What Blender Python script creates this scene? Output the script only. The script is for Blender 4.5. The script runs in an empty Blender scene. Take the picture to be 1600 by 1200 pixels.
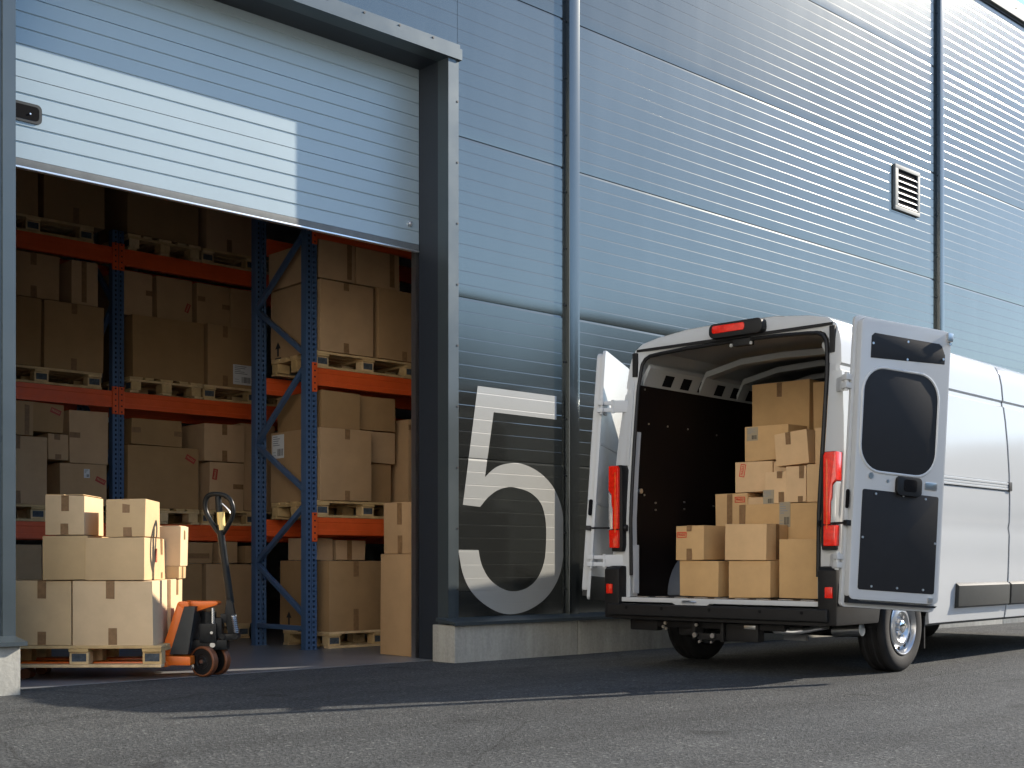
import bpy, bmesh, math, random
from mathutils import Vector, Matrix, Euler
random.seed(7)
R = math.radians
C = bpy.context.scene.collection

# ------------------------------------------------------------------ camera
CAM_H = 0.865
cam_d = bpy.data.cameras.new('camera'); cam = bpy.data.objects.new('camera', cam_d); C.objects.link(cam)
cam.location = (0, 0, CAM_H); cam.rotation_euler = (R(90), 0, R(-(90 - 47.39)))
cam_d.sensor_width = 36; cam_d.lens = 1950 / 1600 * 36; cam_d.shift_y = 277 / 1600
cam_d.clip_start = 0.05; cam_d.clip_end = 2000
bpy.context.scene.camera = cam

# ------------------------------------------------------------------ light
SUN_TO = Vector((3.155, -1.0, 1.79)).normalized()
SUN_EL = math.asin(SUN_TO.z); SUN_AZ = math.atan2(SUN_TO.x, SUN_TO.y)
w = bpy.data.worlds.new('World'); bpy.context.scene.world = w; w.use_nodes = True
nt = w.node_tree
sky = nt.nodes.new('ShaderNodeTexSky'); sky.sky_type = 'NISHITA'; sky.sun_disc = False
sky.sun_elevation = SUN_EL; sky.sun_rotation = SUN_AZ; sky.altitude = 100; sky.air_density = 1.0; sky.dust_density = 0.15; sky.ozone_density = 2.0
bg = nt.nodes['Background']; nt.links.new(sky.outputs[0], bg.inputs[0]); bg.inputs[1].default_value = 0.15
sl = bpy.data.lights.new('sun', 'SUN'); so = bpy.data.objects.new('sun', sl); C.objects.link(so)
sl.energy = 4.4; sl.angle = R(0.55); sl.color = (1.0, 0.89, 0.74)
so.rotation_euler = SUN_TO.to_track_quat('Z', 'Y').to_euler()
so.location = (20, -10, 20)
sc = bpy.context.scene
sc.view_settings.view_transform = 'Standard'; sc.view_settings.look = 'None'
sc.view_settings.exposure = 1.1; sc.view_settings.gamma = 1
sc.view_settings.use_curve_mapping = False
sc.cycles.max_bounces = 10; sc.cycles.diffuse_bounces = 6

# ------------------------------------------------------------------ materials
def mat(name, col, rough=0.5, metal=0.0, spec=None, coat=0.0, var=0.0, scale=4.0, bump=0.0, bscale=60.0, rvar=0.0, objrand=0.0, trans=0.0):
    m = bpy.data.materials.new(name); m.use_nodes = True
    n = m.node_tree.nodes; l = m.node_tree.links; p = n['Principled BSDF']
    p.inputs['Base Color'].default_value = (*col, 1); p.inputs['Roughness'].default_value = rough
    p.inputs['Metallic'].default_value = metal
    if spec is not None: p.inputs['Specular IOR Level'].default_value = spec
    if coat: p.inputs['Coat Weight'].default_value = coat; p.inputs['Coat Roughness'].default_value = 0.06
    if trans: p.inputs['Transmission Weight'].default_value = trans
    tc = n.new('ShaderNodeTexCoord')
    colout = None
    if var > 0:
        tx = n.new('ShaderNodeTexNoise'); tx.inputs['Scale'].default_value = scale; tx.inputs['Detail'].default_value = 6; tx.inputs['Roughness'].default_value = 0.65
        l.new(tc.outputs['Object'], tx.inputs['Vector'])
        cr = n.new('ShaderNodeValToRGB'); cr.color_ramp.elements[0].position = 0.25; cr.color_ramp.elements[1].position = 0.75
        cr.color_ramp.elements[0].color = (*[c * (1 - var) for c in col], 1); cr.color_ramp.elements[1].color = (*[min(1, c * (1 + var)) for c in col], 1)
        l.new(tx.outputs['Fac'], cr.inputs['Fac']); colout = cr.outputs['Color']
        if rvar:
            mr = n.new('ShaderNodeMapRange'); mr.inputs['To Min'].default_value = max(0.02, rough - rvar); mr.inputs['To Max'].default_value = min(1, rough + rvar)
            mr.inputs['From Min'].default_value = .3; mr.inputs['From Max'].default_value = .7
            l.new(tx.outputs['Fac'], mr.inputs['Value']); l.new(mr.outputs['Result'], p.inputs['Roughness'])
    if objrand:
        oi = n.new('ShaderNodeObjectInfo'); hs = n.new('ShaderNodeHueSaturation')
        mv = n.new('ShaderNodeMapRange'); mv.inputs['To Min'].default_value = 1 - objrand; mv.inputs['To Max'].default_value = 1 + objrand
        l.new(oi.outputs['Random'], mv.inputs['Value']); l.new(mv.outputs['Result'], hs.inputs['Value'])
        ms = n.new('ShaderNodeMapRange'); ms.inputs['To Min'].default_value = 1.08; ms.inputs['To Max'].default_value = 0.9
        l.new(oi.outputs['Random'], ms.inputs['Value']); l.new(ms.outputs['Result'], hs.inputs['Saturation'])
        if colout: l.new(colout, hs.inputs['Color'])
        else: hs.inputs['Color'].default_value = (*col, 1)
        colout = hs.outputs['Color']
    if colout: l.new(colout, p.inputs['Base Color'])
    if bump:
        bt = n.new('ShaderNodeTexNoise'); bt.inputs['Scale'].default_value = bscale; bt.inputs['Detail'].default_value = 4
        l.new(tc.outputs['Object'], bt.inputs['Vector'])
        bp = n.new('ShaderNodeBump'); bp.inputs['Strength'].default_value = bump; bp.inputs['Distance'].default_value = 0.01
        l.new(bt.outputs['Fac'], bp.inputs['Height']); l.new(bp.outputs['Normal'], p.inputs['Normal'])
    return m

M = {}
M['card'] = mat('cardboard_shaded', (0.405, 0.256, 0.130), 0.85, var=0.10, scale=4, bump=0.08, bscale=240, objrand=0.24, spec=0.25)  # hall cartons: board colour darkened to stand for the dimmer light inside
for kk, cc in (('card_lit_pallet', (0.56, 0.40, 0.225)), ('card_lit_van', (0.60, 0.390, 0.195))):
    M[kk] = mat(kk + '_board', cc, 0.85, var=0.10, scale=4, bump=0.08, bscale=240, objrand=0.14, spec=0.25)  # same board lightened: stronger light on pallet and van loads put into colour
M['tape'] = mat('parcel_tape', (0.22, 0.125, 0.058), 0.45, spec=0.25, var=0.25, scale=30, bump=0.12, bscale=45)
M['wood'] = mat('pallet_wood', (0.56, 0.39, 0.19), 0.8, var=0.3, scale=9, bump=0.25, bscale=70, objrand=0.15)
M['stamp'] = mat('stamp_ink', (0.05, 0.062, 0.075), 0.8, var=0.6, scale=30)
M['clad'] = mat('wall_paint', (0.108, 0.136, 0.143), 0.20, metal=0.88, var=0.06, scale=1.3)
def clad_mat():
    m = bpy.data.materials.new('wall_paint'); m.use_nodes = True; n = m.node_tree.nodes; l = m.node_tree.links; p = n['Principled BSDF']
    p.inputs['Metallic'].default_value = .88; p.inputs['Roughness'].default_value = .2
    tc = n.new('ShaderNodeTexCoord'); sx = n.new('ShaderNodeSeparateXYZ'); l.new(tc.outputs['Object'], sx.inputs[0])
    z = n.new('ShaderNodeMath'); z.operation = 'SUBTRACT'; z.inputs[1].default_value = .3705; l.new(sx.outputs['Z'], z.inputs[0])
    d = n.new('ShaderNodeMath'); d.operation = 'DIVIDE'; d.inputs[1].default_value = 1.3995; l.new(z.outputs[0], d.inputs[0])
    fl = n.new('ShaderNodeMath'); fl.operation = 'FLOOR'; l.new(d.outputs[0], fl.inputs[0])
    wn = n.new('ShaderNodeTexWhiteNoise'); wn.noise_dimensions = '1D'; l.new(fl.outputs[0], wn.inputs['W'])
    mr = n.new('ShaderNodeMapRange'); mr.inputs['To Min'].default_value = .90; mr.inputs['To Max'].default_value = 1.08; l.new(wn.outputs['Value'], mr.inputs['Value'])
    mp = n.new('ShaderNodeMapping'); mp.inputs['Scale'].default_value = (2.2, 1, .35); l.new(tc.outputs['Object'], mp.inputs['Vector'])
    st = n.new('ShaderNodeTexNoise'); st.inputs['Scale'].default_value = 1.6; st.inputs['Detail'].default_value = 8; st.inputs['Roughness'].default_value = .7; l.new(mp.outputs['Vector'], st.inputs['Vector'])
    m2 = n.new('ShaderNodeMapRange'); m2.inputs['From Min'].default_value = .3; m2.inputs['From Max'].default_value = .7; m2.inputs['To Min'].default_value = .97; m2.inputs['To Max'].default_value = 1.03; l.new(st.outputs['Fac'], m2.inputs['Value'])
    mu = n.new('ShaderNodeMath'); mu.operation = 'MULTIPLY'; l.new(mr.outputs[0], mu.inputs[0]); l.new(m2.outputs[0], mu.inputs[1])
    hs = n.new('ShaderNodeHueSaturation'); hs.inputs['Color'].default_value = (.142, .149, .140, 1); l.new(mu.outputs[0], hs.inputs['Value']); l.new(hs.outputs['Color'], p.inputs['Base Color'])
    r2 = n.new('ShaderNodeMapRange'); r2.inputs['To Min'].default_value = .145; r2.inputs['To Max'].default_value = .165; l.new(st.outputs['Fac'], r2.inputs['Value']); l.new(r2.outputs[0], p.inputs['Roughness'])
    oc = n.new('ShaderNodeTexNoise'); oc.inputs['Scale'].default_value = .9; oc.inputs['Detail'].default_value = 1; l.new(tc.outputs['Object'], oc.inputs['Vector'])
    bp = n.new('ShaderNodeBump'); bp.inputs['Strength'].default_value = .012; bp.inputs['Distance'].default_value = .02; l.new(oc.outputs['Fac'], bp.inputs['Height']); l.new(bp.outputs['Normal'], p.inputs['Normal'])
    return m
M['clad'] = clad_mat()
M['trim'] = mat('trim_paint', (0.078, 0.098, 0.108), 0.36, metal=0.5, var=0.05, scale=2, rvar=0.04)
M['joint'] = mat('joint_paint', (0.105, 0.115, 0.116), 0.16, metal=0.88, var=0.04, scale=2)
M['flash'] = mat('flashing_paint', (0.13, 0.15, 0.16), 0.6, metal=0.1, var=0.06, scale=1.5)
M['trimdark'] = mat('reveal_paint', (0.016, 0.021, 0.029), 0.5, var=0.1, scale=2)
M['door'] = mat('door_paint', (0.31, 0.385, 0.42), 0.4, metal=0.15, var=0.03, scale=2)
M['seal'] = mat('rubber_seal', (0.12, 0.13, 0.13), 0.6, var=0.2, scale=8)
M['alu'] = mat('aluminium', (0.75, 0.76, 0.77), 0.35, metal=0.9)
M['screw'] = mat('screw_head', (0.02, 0.02, 0.025), 0.5)
M['numeral'] = mat('numeral_paint', (0.32, 0.325, 0.31), 0.4, metal=0.1, var=0.04, scale=3)
M['dark'] = mat('dark_void', (0.008, 0.008, 0.009), 0.8, spec=0.05)
M['blue'] = mat('blue_steel', (0.06, 0.11, 0.205), 0.36, var=0.12, scale=6, rvar=0.08)
M['hole'] = mat('hole_dark', (0.008, 0.01, 0.02), 0.9)
M['orange'] = mat('orange_steel', (0.70, 0.10, 0.02), 0.42, var=0.12, scale=5, rvar=0.1)
M['orangej'] = mat('orange_enamel', (0.82, 0.165, 0.014), 0.35, var=0.08, scale=8, rvar=0.06)
M['white'] = mat('van_white', (0.475, 0.49, 0.495), 0.13, spec=0.3, coat=0.0, var=0.012, scale=2)
M['blackp'] = mat('black_plastic', (0.010, 0.010, 0.0105), 0.5, spec=0.3, var=0.2, scale=10, bump=0.05, bscale=300)
M['greyp'] = mat('grey_plastic', (0.036, 0.038, 0.036), 0.5, spec=0.35, var=0.15, scale=8)
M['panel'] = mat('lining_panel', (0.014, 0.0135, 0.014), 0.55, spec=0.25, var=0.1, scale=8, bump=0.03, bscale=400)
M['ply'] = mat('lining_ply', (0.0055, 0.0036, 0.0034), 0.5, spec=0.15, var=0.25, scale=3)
M['tyre'] = mat('tyre_rubber', (0.014, 0.014, 0.0145), 0.75, spec=0.3, var=0.25, scale=12, bump=0.1, bscale=120)
M['rim'] = mat('rim_steel', (0.55, 0.56, 0.57), 0.3, metal=0.85, var=0.06, scale=10)
M['chrome'] = mat('chrome', (0.8, 0.8, 0.8), 0.15, metal=1.0)
M['chassis'] = mat('chassis_black', (0.009, 0.009, 0.009), 0.5, spec=0.3, var=0.3, scale=15)
M['redlens'] = mat('red_lens', (0.74, 0.020, 0.008), 0.12, coat=.6, var=0.25, scale=30)
M['amber'] = mat('amber_lens', (0.75, 0.10, 0.015), 0.12, coat=1.0, var=0.25, scale=30)
M['clear'] = mat('clear_lens', (0.62, 0.62, 0.62), 0.12, metal=0.4, coat=1.0)
M['glass'] = mat('dark_glass', (0.015, 0.02, 0.022), 0.04, coat=1.0)
M['paper'] = mat('label_paper', (0.66, 0.67, 0.67), 0.6)
M['kraft'] = mat('label_kraft', (0.34, 0.28, 0.19), 0.5, spec=0.2)
M['ink'] = mat('print_ink', (0.02, 0.02, 0.022), 0.7)
M['greyink'] = mat('grey_ink', (0.22, 0.23, 0.24), 0.7)
M['red'] = mat('red_ink', (0.62, 0.03, 0.015), 0.5)
M['reddull'] = mat('red_sticker', (0.33, 0.03, 0.02), 0.5)
M['yellow'] = mat('yellow_tape', (0.75, 0.55, 0.20), 0.5)
M['steel'] = mat('worn_black_steel', (0.011, 0.012, 0.0125), 0.34, spec=0.18, var=0.5, scale=25, rvar=0.12)
M['bare'] = mat('bare_steel', (0.55, 0.55, 0.54), 0.28, metal=0.95)
M['poly'] = mat('brown_polyurethane', (0.16, 0.055, 0.02), 0.5, var=0.2, scale=20)
M['intwall'] = mat('inner_wall', (0.80, 0.80, 0.79), 0.7, var=0.05, scale=1)
M['concrete'] = None

def concrete(name, col, sc_=2.0, rough=0.8, streak=False):
    m = bpy.data.materials.new(name); m.use_nodes = True; n = m.node_tree.nodes; l = m.node_tree.links; p = n['Principled BSDF']
    tc = n.new('ShaderNodeTexCoord'); mp = n.new('ShaderNodeMapping'); l.new(tc.outputs['Object'], mp.inputs['Vector'])
    if streak: mp.inputs['Scale'].default_value = (3.5, 3.5, 0.5)
    a = n.new('ShaderNodeTexNoise'); a.inputs['Scale'].default_value = sc_; a.inputs['Detail'].default_value = 8; a.inputs['Roughness'].default_value = .7
    b = n.new('ShaderNodeTexNoise'); b.inputs['Scale'].default_value = sc_ * 30; b.inputs['Detail'].default_value = 3
    l.new(mp.outputs['Vector'], a.inputs['Vector']); l.new(tc.outputs['Object'], b.inputs['Vector'])
    mx = n.new('ShaderNodeMath'); mx.operation = 'MULTIPLY_ADD'; mx.inputs[1].default_value = 0.35
    l.new(b.outputs['Fac'], mx.inputs[0]); l.new(a.outputs['Fac'], mx.inputs[2])
    cr = n.new('ShaderNodeValToRGB'); cr.color_ramp.elements[0].position = .45; cr.color_ramp.elements[1].position = .95
    cr.color_ramp.elements[0].color = (*[c * .68 for c in col], 1); cr.color_ramp.elements[1].color = (*[c * 1.2 for c in col], 1)
    l.new(mx.outputs[0], cr.inputs['Fac']); l.new(cr.outputs['Color'], p.inputs['Base Color']); p.inputs['Roughness'].default_value = rough
    bp = n.new('ShaderNodeBump'); bp.inputs['Strength'].default_value = .2; bp.inputs['Distance'].default_value = .01
    l.new(b.outputs['Fac'], bp.inputs['Height']); l.new(bp.outputs['Normal'], p.inputs['Normal'])
    return m
M['plinth'] = concrete('plinth_concrete', (0.34, 0.34, 0.31), 1.6, .85, True)
M['floor'] = concrete('floor_concrete', (0.20, 0.205, 0.21), .8, .34)

def asphalt():
    m = bpy.data.materials.new('asphalt'); m.use_nodes = True; n = m.node_tree.nodes; l = m.node_tree.links; p = n['Principled BSDF']
    tc = n.new('ShaderNodeTexCoord')
    def noise(sc_, det, rg, vec=None):
        t = n.new('ShaderNodeTexNoise'); t.inputs['Scale'].default_value = sc_; t.inputs['Detail'].default_value = det; t.inputs['Roughness'].default_value = rg
        l.new(vec or tc.outputs['Object'], t.inputs['Vector']); return t
    def ramp(src, p0, c0, p1, c1):
        r = n.new('ShaderNodeValToRGB'); e = r.color_ramp.elements
        e[0].position = p0; e[1].position = p1; e[0].color = (*c0, 1); e[1].color = (*c1, 1); l.new(src, r.inputs['Fac']); return r.outputs['Color']
    def mul(a, b):
        x = n.new('ShaderNodeMix'); x.data_type = 'RGBA'; x.blend_type = 'MULTIPLY'; x.inputs[0].default_value = 1
        l.new(a, x.inputs[6]); l.new(b, x.inputs[7]); return x.outputs[2]
    big = noise(.5, 8, .7)
    vo = n.new('ShaderNodeTexVoronoi'); vo.inputs['Scale'].default_value = 75; l.new(tc.outputs['Object'], vo.inputs['Vector'])
    fine = noise(40, 7, .88)
    col = ramp(big.outputs['Fac'], .3, (.036, .040, .0445), .72, (.067, .0715, .0755))
    col = mul(col, ramp(fine.outputs['Fac'], .33, (.32, .32, .32), .70, (1.75, 1.74, 1.70)))
    sep = n.new('ShaderNodeSeparateColor'); l.new(vo.outputs['Color'], sep.inputs[0])
    col = mul(col, ramp(sep.outputs[0], .0, (.55, .55, .56), 1.0, (1.4, 1.39, 1.35)))
    # pale aggregate chips
    col = mul(col, ramp(sep.outputs[1], .93, (1, 1, 1), .97, (2.1, 2.05, 1.95)))
    # faint wheel tracks along the yard and dark drips
    mp = n.new('ShaderNodeMapping'); mp.inputs['Rotation'].default_value = (0, 0, R(-6)); mp.inputs['Scale'].default_value = (.10, 1.5, 1); l.new(tc.outputs['Object'], mp.inputs['Vector'])
    tr = noise(1.0, 5, .6, mp.outputs['Vector'])
    col = mul(col, ramp(tr.outputs['Fac'], .36, (.80, .80, .80), .60, (1.12, 1.12, 1.11)))
    dr = noise(1.7, 2, .5)
    col = mul(col, ramp(dr.outputs['Fac'], .27, (.55, .55, .56), .36, (1, 1, 1)))
    # hairline cracks
    wv = noise(1.3, 4, .6)
    cv = n.new('ShaderNodeMix'); cv.data_type = 'VECTOR'; cv.inputs[0].default_value = .12; l.new(tc.outputs['Object'], cv.inputs[4]); l.new(wv.outputs['Color'], cv.inputs[5])
    ck = n.new('ShaderNodeTexVoronoi'); ck.feature = 'DISTANCE_TO_EDGE'; ck.inputs['Scale'].default_value = .42; l.new(cv.outputs[1], ck.inputs['Vector'])
    col = mul(col, ramp(ck.outputs['Distance'], .0015, (.62, .62, .62), .005, (1, 1, 1)))
    l.new(col, p.inputs['Base Color']); p.inputs['Roughness'].default_value = .85
    p.inputs['Specular IOR Level'].default_value = .3
    ad = n.new('ShaderNodeMath'); ad.operation = 'MULTIPLY_ADD'; ad.inputs[1].default_value = .6
    l.new(vo.outputs['Distance'], ad.inputs[0]); l.new(fine.outputs['Fac'], ad.inputs[2])
    bp = n.new('ShaderNodeBump'); bp.inputs['Strength'].default_value = .8; bp.inputs['Distance'].default_value = .014
    l.new(ad.outputs[0], bp.inputs['Height']); l.new(bp.outputs['Normal'], p.inputs['Normal'])
    return m
M['asphalt'] = asphalt()
M['leaf'] = mat('leaf_green', (0.035, 0.06, 0.022), 0.7, var=0.4, scale=1.2)

# ------------------------------------------------------------------ mesh builder
class MB:
    def __init__(s): s.bm = bmesh.new()
    def _add(s, tmp, mi, mtx=None):
        vm = {}
        for v in tmp.verts: vm[v] = s.bm.verts.new(mtx @ v.co if mtx else v.co)
        for f in tmp.faces:
            try:
                nf = s.bm.faces.new([vm[v] for v in f.verts]); nf.material_index = mi
            except ValueError: pass
        tmp.free(); return s
    def box(s, a, b, mi=0, bev=0.0, seg=2, mtx=None, jit=0.0):
        t = bmesh.new()
        a, b = Vector(a), Vector(b)
        lo = Vector((min(a.x, b.x), min(a.y, b.y), min(a.z, b.z))); hi = Vector((max(a.x, b.x), max(a.y, b.y), max(a.z, b.z)))
        bmesh.ops.create_cube(t, size=1.0)
        for v in t.verts:
            v.co = Vector([lo[i] + (v.co[i] + .5) * (hi[i] - lo[i]) for i in range(3)])
            if jit: v.co += Vector([random.uniform(-jit, jit) for _ in range(3)])
        if bev > 0:
            bev = min(bev, .45 * min(hi - lo))
            bmesh.ops.bevel(t, geom=t.edges[:], offset=bev, segments=seg, profile=.7, affect='EDGES')
        return s._add(t, mi, mtx)
    def prism(s, pts, axis, c0, c1, mi=0, bev=0.0, mtx=None):
        """closed polygon pts in the two other axes (order x,y,z without axis), from c0 to c1 along axis"""
        t = bmesh.new(); n = len(pts)
        def mk(p, c):
            q = list(p); q.insert(axis, c); return t.verts.new(q)
        A = [mk(p, c0) for p in pts]; B = [mk(p, c1) for p in pts]
        t.faces.new(A); t.faces.new(B[::-1])
        for i in range(n): t.faces.new((A[i], B[i], B[(i + 1) % n], A[(i + 1) % n])[::-1])
        bmesh.ops.recalc_face_normals(t, faces=t.faces[:])
        if bev: bmesh.ops.bevel(t, geom=[e for e in t.edges if len(e.link_faces) == 2 and e.calc_face_angle(0) > .6], offset=bev, segments=2, profile=.7, affect='EDGES')
        return s._add(t, mi, mtx)
    def cyl(s, p0, p1, r, mi=0, n=16, r2=None, cap=True):
        p0, p1 = Vector(p0), Vector(p1); d = p1 - p0; q = d.to_track_quat('Z', 'Y').to_matrix()
        if r2 is None: r2 = r
        bm = s.bm; A = []; B = []
        for i in range(n):
            a = 2 * math.pi * i / n; o = Vector((math.cos(a), math.sin(a), 0))
            A.append(bm.verts.new(p0 + q @ (o * r))); B.append(bm.verts.new(p1 + q @ (o * r2)))
        for i in range(n):
            f = bm.faces.new((A[i], A[(i + 1) % n], B[(i + 1) % n], B[i])); f.material_index = mi
        if cap:
            f = bm.faces.new(A[::-1]); f.material_index = mi; f = bm.faces.new(B); f.material_index = mi
        return s
    def tube(s, pts, r, mi=0, n=10, closed=False):
        bm = s.bm; pts = [Vector(p) for p in pts]; rings = []; N = len(pts)
        up = None
        for i, p in enumerate(pts):
            if closed: d = pts[(i + 1) % N] - pts[i - 1]
            else: d = pts[min(i + 1, N - 1)] - pts[max(i - 1, 0)]
            d.normalize()
            if up is None: up = d.orthogonal().normalized()
            up = (up - d * up.dot(d)).normalized(); sd = d.cross(up)
            rr = r[i] if isinstance(r, (list, tuple)) else r
            rings.append([bm.verts.new(p + (up * math.cos(2 * math.pi * k / n) + sd * math.sin(2 * math.pi * k / n)) * rr) for k in range(n)])
        for i in range(N if closed else N - 1):
            a, b = rings[i], rings[(i + 1) % N]
            for k in range(n):
                f = bm.faces.new((a[k], a[(k + 1) % n], b[(k + 1) % n], b[k])); f.material_index = mi
        if not closed:
            f = bm.faces.new(rings[0][::-1]); f.material_index = mi; f = bm.faces.new(rings[-1]); f.material_index = mi
        return s
    def lathe(s, prof, origin, axis='Y', n=40, mi=0):
        """prof: (radius, along) list; revolve about axis through origin"""
        bm = s.bm; o = Vector(origin); rings = []
        for (r, h) in prof:
            ring = []
            for k in range(n):
                a = 2 * math.pi * k / n
                if axis == 'Y': q = Vector((r * math.cos(a), h, r * math.sin(a)))
                elif axis == 'X': q = Vector((h, r * math.cos(a), r * math.sin(a)))
                else: q = Vector((r * math.cos(a), r * math.sin(a), h))
                ring.append(bm.verts.new(o + q))
            rings.append(ring)
        for i in range(len(rings) - 1):
            for k in range(n):
                f = bm.faces.new((rings[i][k], rings[i][(k + 1) % n], rings[i + 1][(k + 1) % n], rings[i + 1][k])); f.material_index = mi
        return s
    def face(s, pts, mi=0):
        f = s.bm.faces.new([s.bm.verts.new(p) for p in pts]); f.material_index = mi; return s
    def build(s, name, mats, parent=None, loc=None, rot=None, ang=38, recalc=True):
        if recalc: bmesh.ops.recalc_face_normals(s.bm, faces=s.bm.faces[:])
        me = bpy.data.meshes.new(name); s.bm.to_mesh(me); s.bm.free()
        for m in (mats if isinstance(mats, (list, tuple)) else [mats]): me.materials.append(m)
        for p in me.polygons: p.use_smooth = True
        me.set_sharp_from_angle(angle=R(ang))
        o = bpy.data.objects.new(name, me); C.objects.link(o)
        if parent: o.parent = parent
        if loc is not None: o.location = loc
        if rot is not None: o.rotation_euler = rot
        return o

def build_each(mb, name, mats, parent):
    """every loose island of the builder becomes an object of its own"""
    bm = mb.bm; bm.verts.index_update(); seen = set(); groups = []
    for v in bm.verts:
        if v.index in seen: continue
        st = [v]; isl = []
        seen.add(v.index)
        while st:
            q = st.pop(); isl.append(q)
            for e in q.link_edges:
                w_ = e.other_vert(q)
                if w_.index not in seen: seen.add(w_.index); st.append(w_)
        groups.append(isl)
    for isl in groups:
        m2 = MB(); vm = {v.index: m2.bm.verts.new(v.co) for v in isl}; fs = set()
        for v in isl: fs.update(v.link_faces)
        for f_ in fs: m2.bm.faces.new([vm[v.index] for v in f_.verts]).material_index = f_.material_index
        m2.build(name, mats, parent)
    bm.free()
def tag(o, label=None, cat=None, group=None, kind=None):
    if label: o['label'] = label
    if cat: o['category'] = cat
    if group: o['group'] = group
    if kind: o['kind'] = kind
    return o
def thing(name, label, cat, loc=(0, 0, 0), rz=0.0, group=None):
    o = bpy.data.objects.new(name, None); C.objects.link(o); o.location = loc; o.rotation_euler = (0, 0, rz)
    o.empty_display_size = .2
    return tag(o, label, cat, group)
def copy_tree(o, parent=None):
    c = o.copy(); C.objects.link(c)
    if parent: c.parent = parent
    for ch in list(o.children): copy_tree(ch, c)
    return c
def text_mesh(txt, size):
    cu = bpy.data.curves.new('lettering', 'FONT'); cu.body = txt; cu.size = size; cu.align_x = 'CENTER'; cu.align_y = 'CENTER'; cu.offset = size * .02
    o = bpy.data.objects.new('lettering', cu); C.objects.link(o); bpy.context.view_layer.update()
    me = bpy.data.meshes.new_from_object(o.evaluated_get(bpy.context.evaluated_depsgraph_get()))
    bpy.data.objects.remove(o); bpy.data.curves.remove(cu); return me
def catmull(pts, sub=6):
    out = []
    for i in range(len(pts) - 1):
        p0, p1, p2, p3 = pts[max(i - 1, 0)], pts[i], pts[i + 1], pts[min(i + 2, len(pts) - 1)]
        for k in range(sub):
            t = k / sub
            out.append(tuple(.5 * (2 * p1[j] + (p2[j] - p0[j]) * t + (2 * p0[j] - 5 * p1[j] + 4 * p2[j] - p3[j]) * t * t + (3 * p1[j] - p0[j] - 3 * p2[j] + p3[j]) * t ** 3) for j in range(len(p1))))
    out.append(tuple(pts[-1])); return out
def rrect(x0, y0, x1, y1, r, n=6):
    pts = []
    for cx, cy, a0 in ((x1 - r, y1 - r, 0), (x0 + r, y1 - r, 90), (x0 + r, y0 + r, 180), (x1 - r, y0 + r, 270)):
        for k in range(n + 1):
            a = R(a0 + 90 * k / n); pts.append((cx + r * math.cos(a), cy + r * math.sin(a)))
    return pts

# ================================================================== SETTING
WY = 8.314      # outer face of the wall
g = MB()
g.face([(-160, -160, 0), (200, -160, 0), (200, 160, 0), (-160, 160, 0)])
tag(g.build('ground', M['asphalt']), kind='structure')
f = MB(); f.box((-8, WY + .16, -.10), (26, 24, .004))
tag(f.build('floor', M['floor']), kind='structure')

# ------------------------------------------------------------------ building
bld = thing('warehouse', 'long grey metal clad warehouse with half open dock door and painted number 5', 'building', (3.1, WY, 0))
def part(mb, name, mats, parent=bld, **k):
    o = mb.build(name, mats, parent, **k)
    if parent is bld: o.location = (-3.1, -WY, 0)
    return o
PITCH = 1.3995; SEAM0 = 0.3705; LINES = 12
def clad_profile(z0, z1):
    P = [(0.0, z0)]
    k = 0
    zs = []
    n0 = int((z0 - SEAM0) / (PITCH / LINES)) - 1
    for i in range(n0, n0 + 140):
        z = SEAM0 + i * PITCH / LINES
        if z0 + .03 < z < z1 - .03: zs.append((z, i % LINES == 0))
    for z, seam in zs:
        if seam: P += [(0, z - .020), (.0030, z - .004), (.012, z - .002), (.012, z + .004), (.0019, z + .0055), (0, z + .045)]
        else: P += [(0, z - .0066), (.00028, z - .0044), (.00062, z - .0026), (.0010, z - .0009), (.0012, z + .0006), (0, z + .0018)]
    P.append((0.0, z1)); return P
def cladding(x0, x1, z0, z1):
    prof = [(WY + y, z) for y, z in clad_profile(z0, z1)] + [(WY + .15, z1), (WY + .15, z0)]
    mb = MB(); mb.prism(prof, 0, x0, x1); return part(mb, 'wall_cladding', M['clad'], ang=4)
EAVE = 8.63
cladding(-6.0, 3.05, .375, EAVE)
cladding(3.054, 7.0, 5.36, EAVE)
cladding(7.004, 8.31, .375, EAVE)
cladding(8.5, 15.22, .375, EAVE)
cladding(15.38, 22.2, .375, EAVE)
cladding(22.36, 27.0, .375, EAVE)
# joint covers (omega profiles) with screws
def joint_cover(xa, xb):
    d = .05; r = .005; w = xb - xa
    prof = [(xa - .035, WY - .004), (xa - .004, WY - .004)] + [(xa + .0, WY - d + r)] + \
        [(xa + r - r * math.cos(R(a)), WY - d + r - r * math.sin(R(a))) for a in (30, 60, 90)] + \
        [(xb - r + r * math.sin(R(a)), WY - d + r - r * math.cos(R(a))) for a in (0, 30, 60)] + \
        [(xb, WY - d + r), (xb + .004, WY - .004), (xb + .035, WY - .004), (xb + .035, WY + .05), (xa - .035, WY + .05)]
    mb = MB(); mb.prism(prof, 2, .36, EAVE)
    z = .6
    while z < EAVE - .1:
        for x in (xa - .022, xb + .022): mb.cyl((x, WY - .003, z), (x, WY - .011, z), .0085, 1, 8)
        z += .535
    return part(mb, 'joint_cover', [M['joint'], M['screw']], ang=15)
for xa, xb in ((8.335, 8.475), (15.25, 15.36), (22.22, 22.34)): joint_cover(xa, xb)
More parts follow.
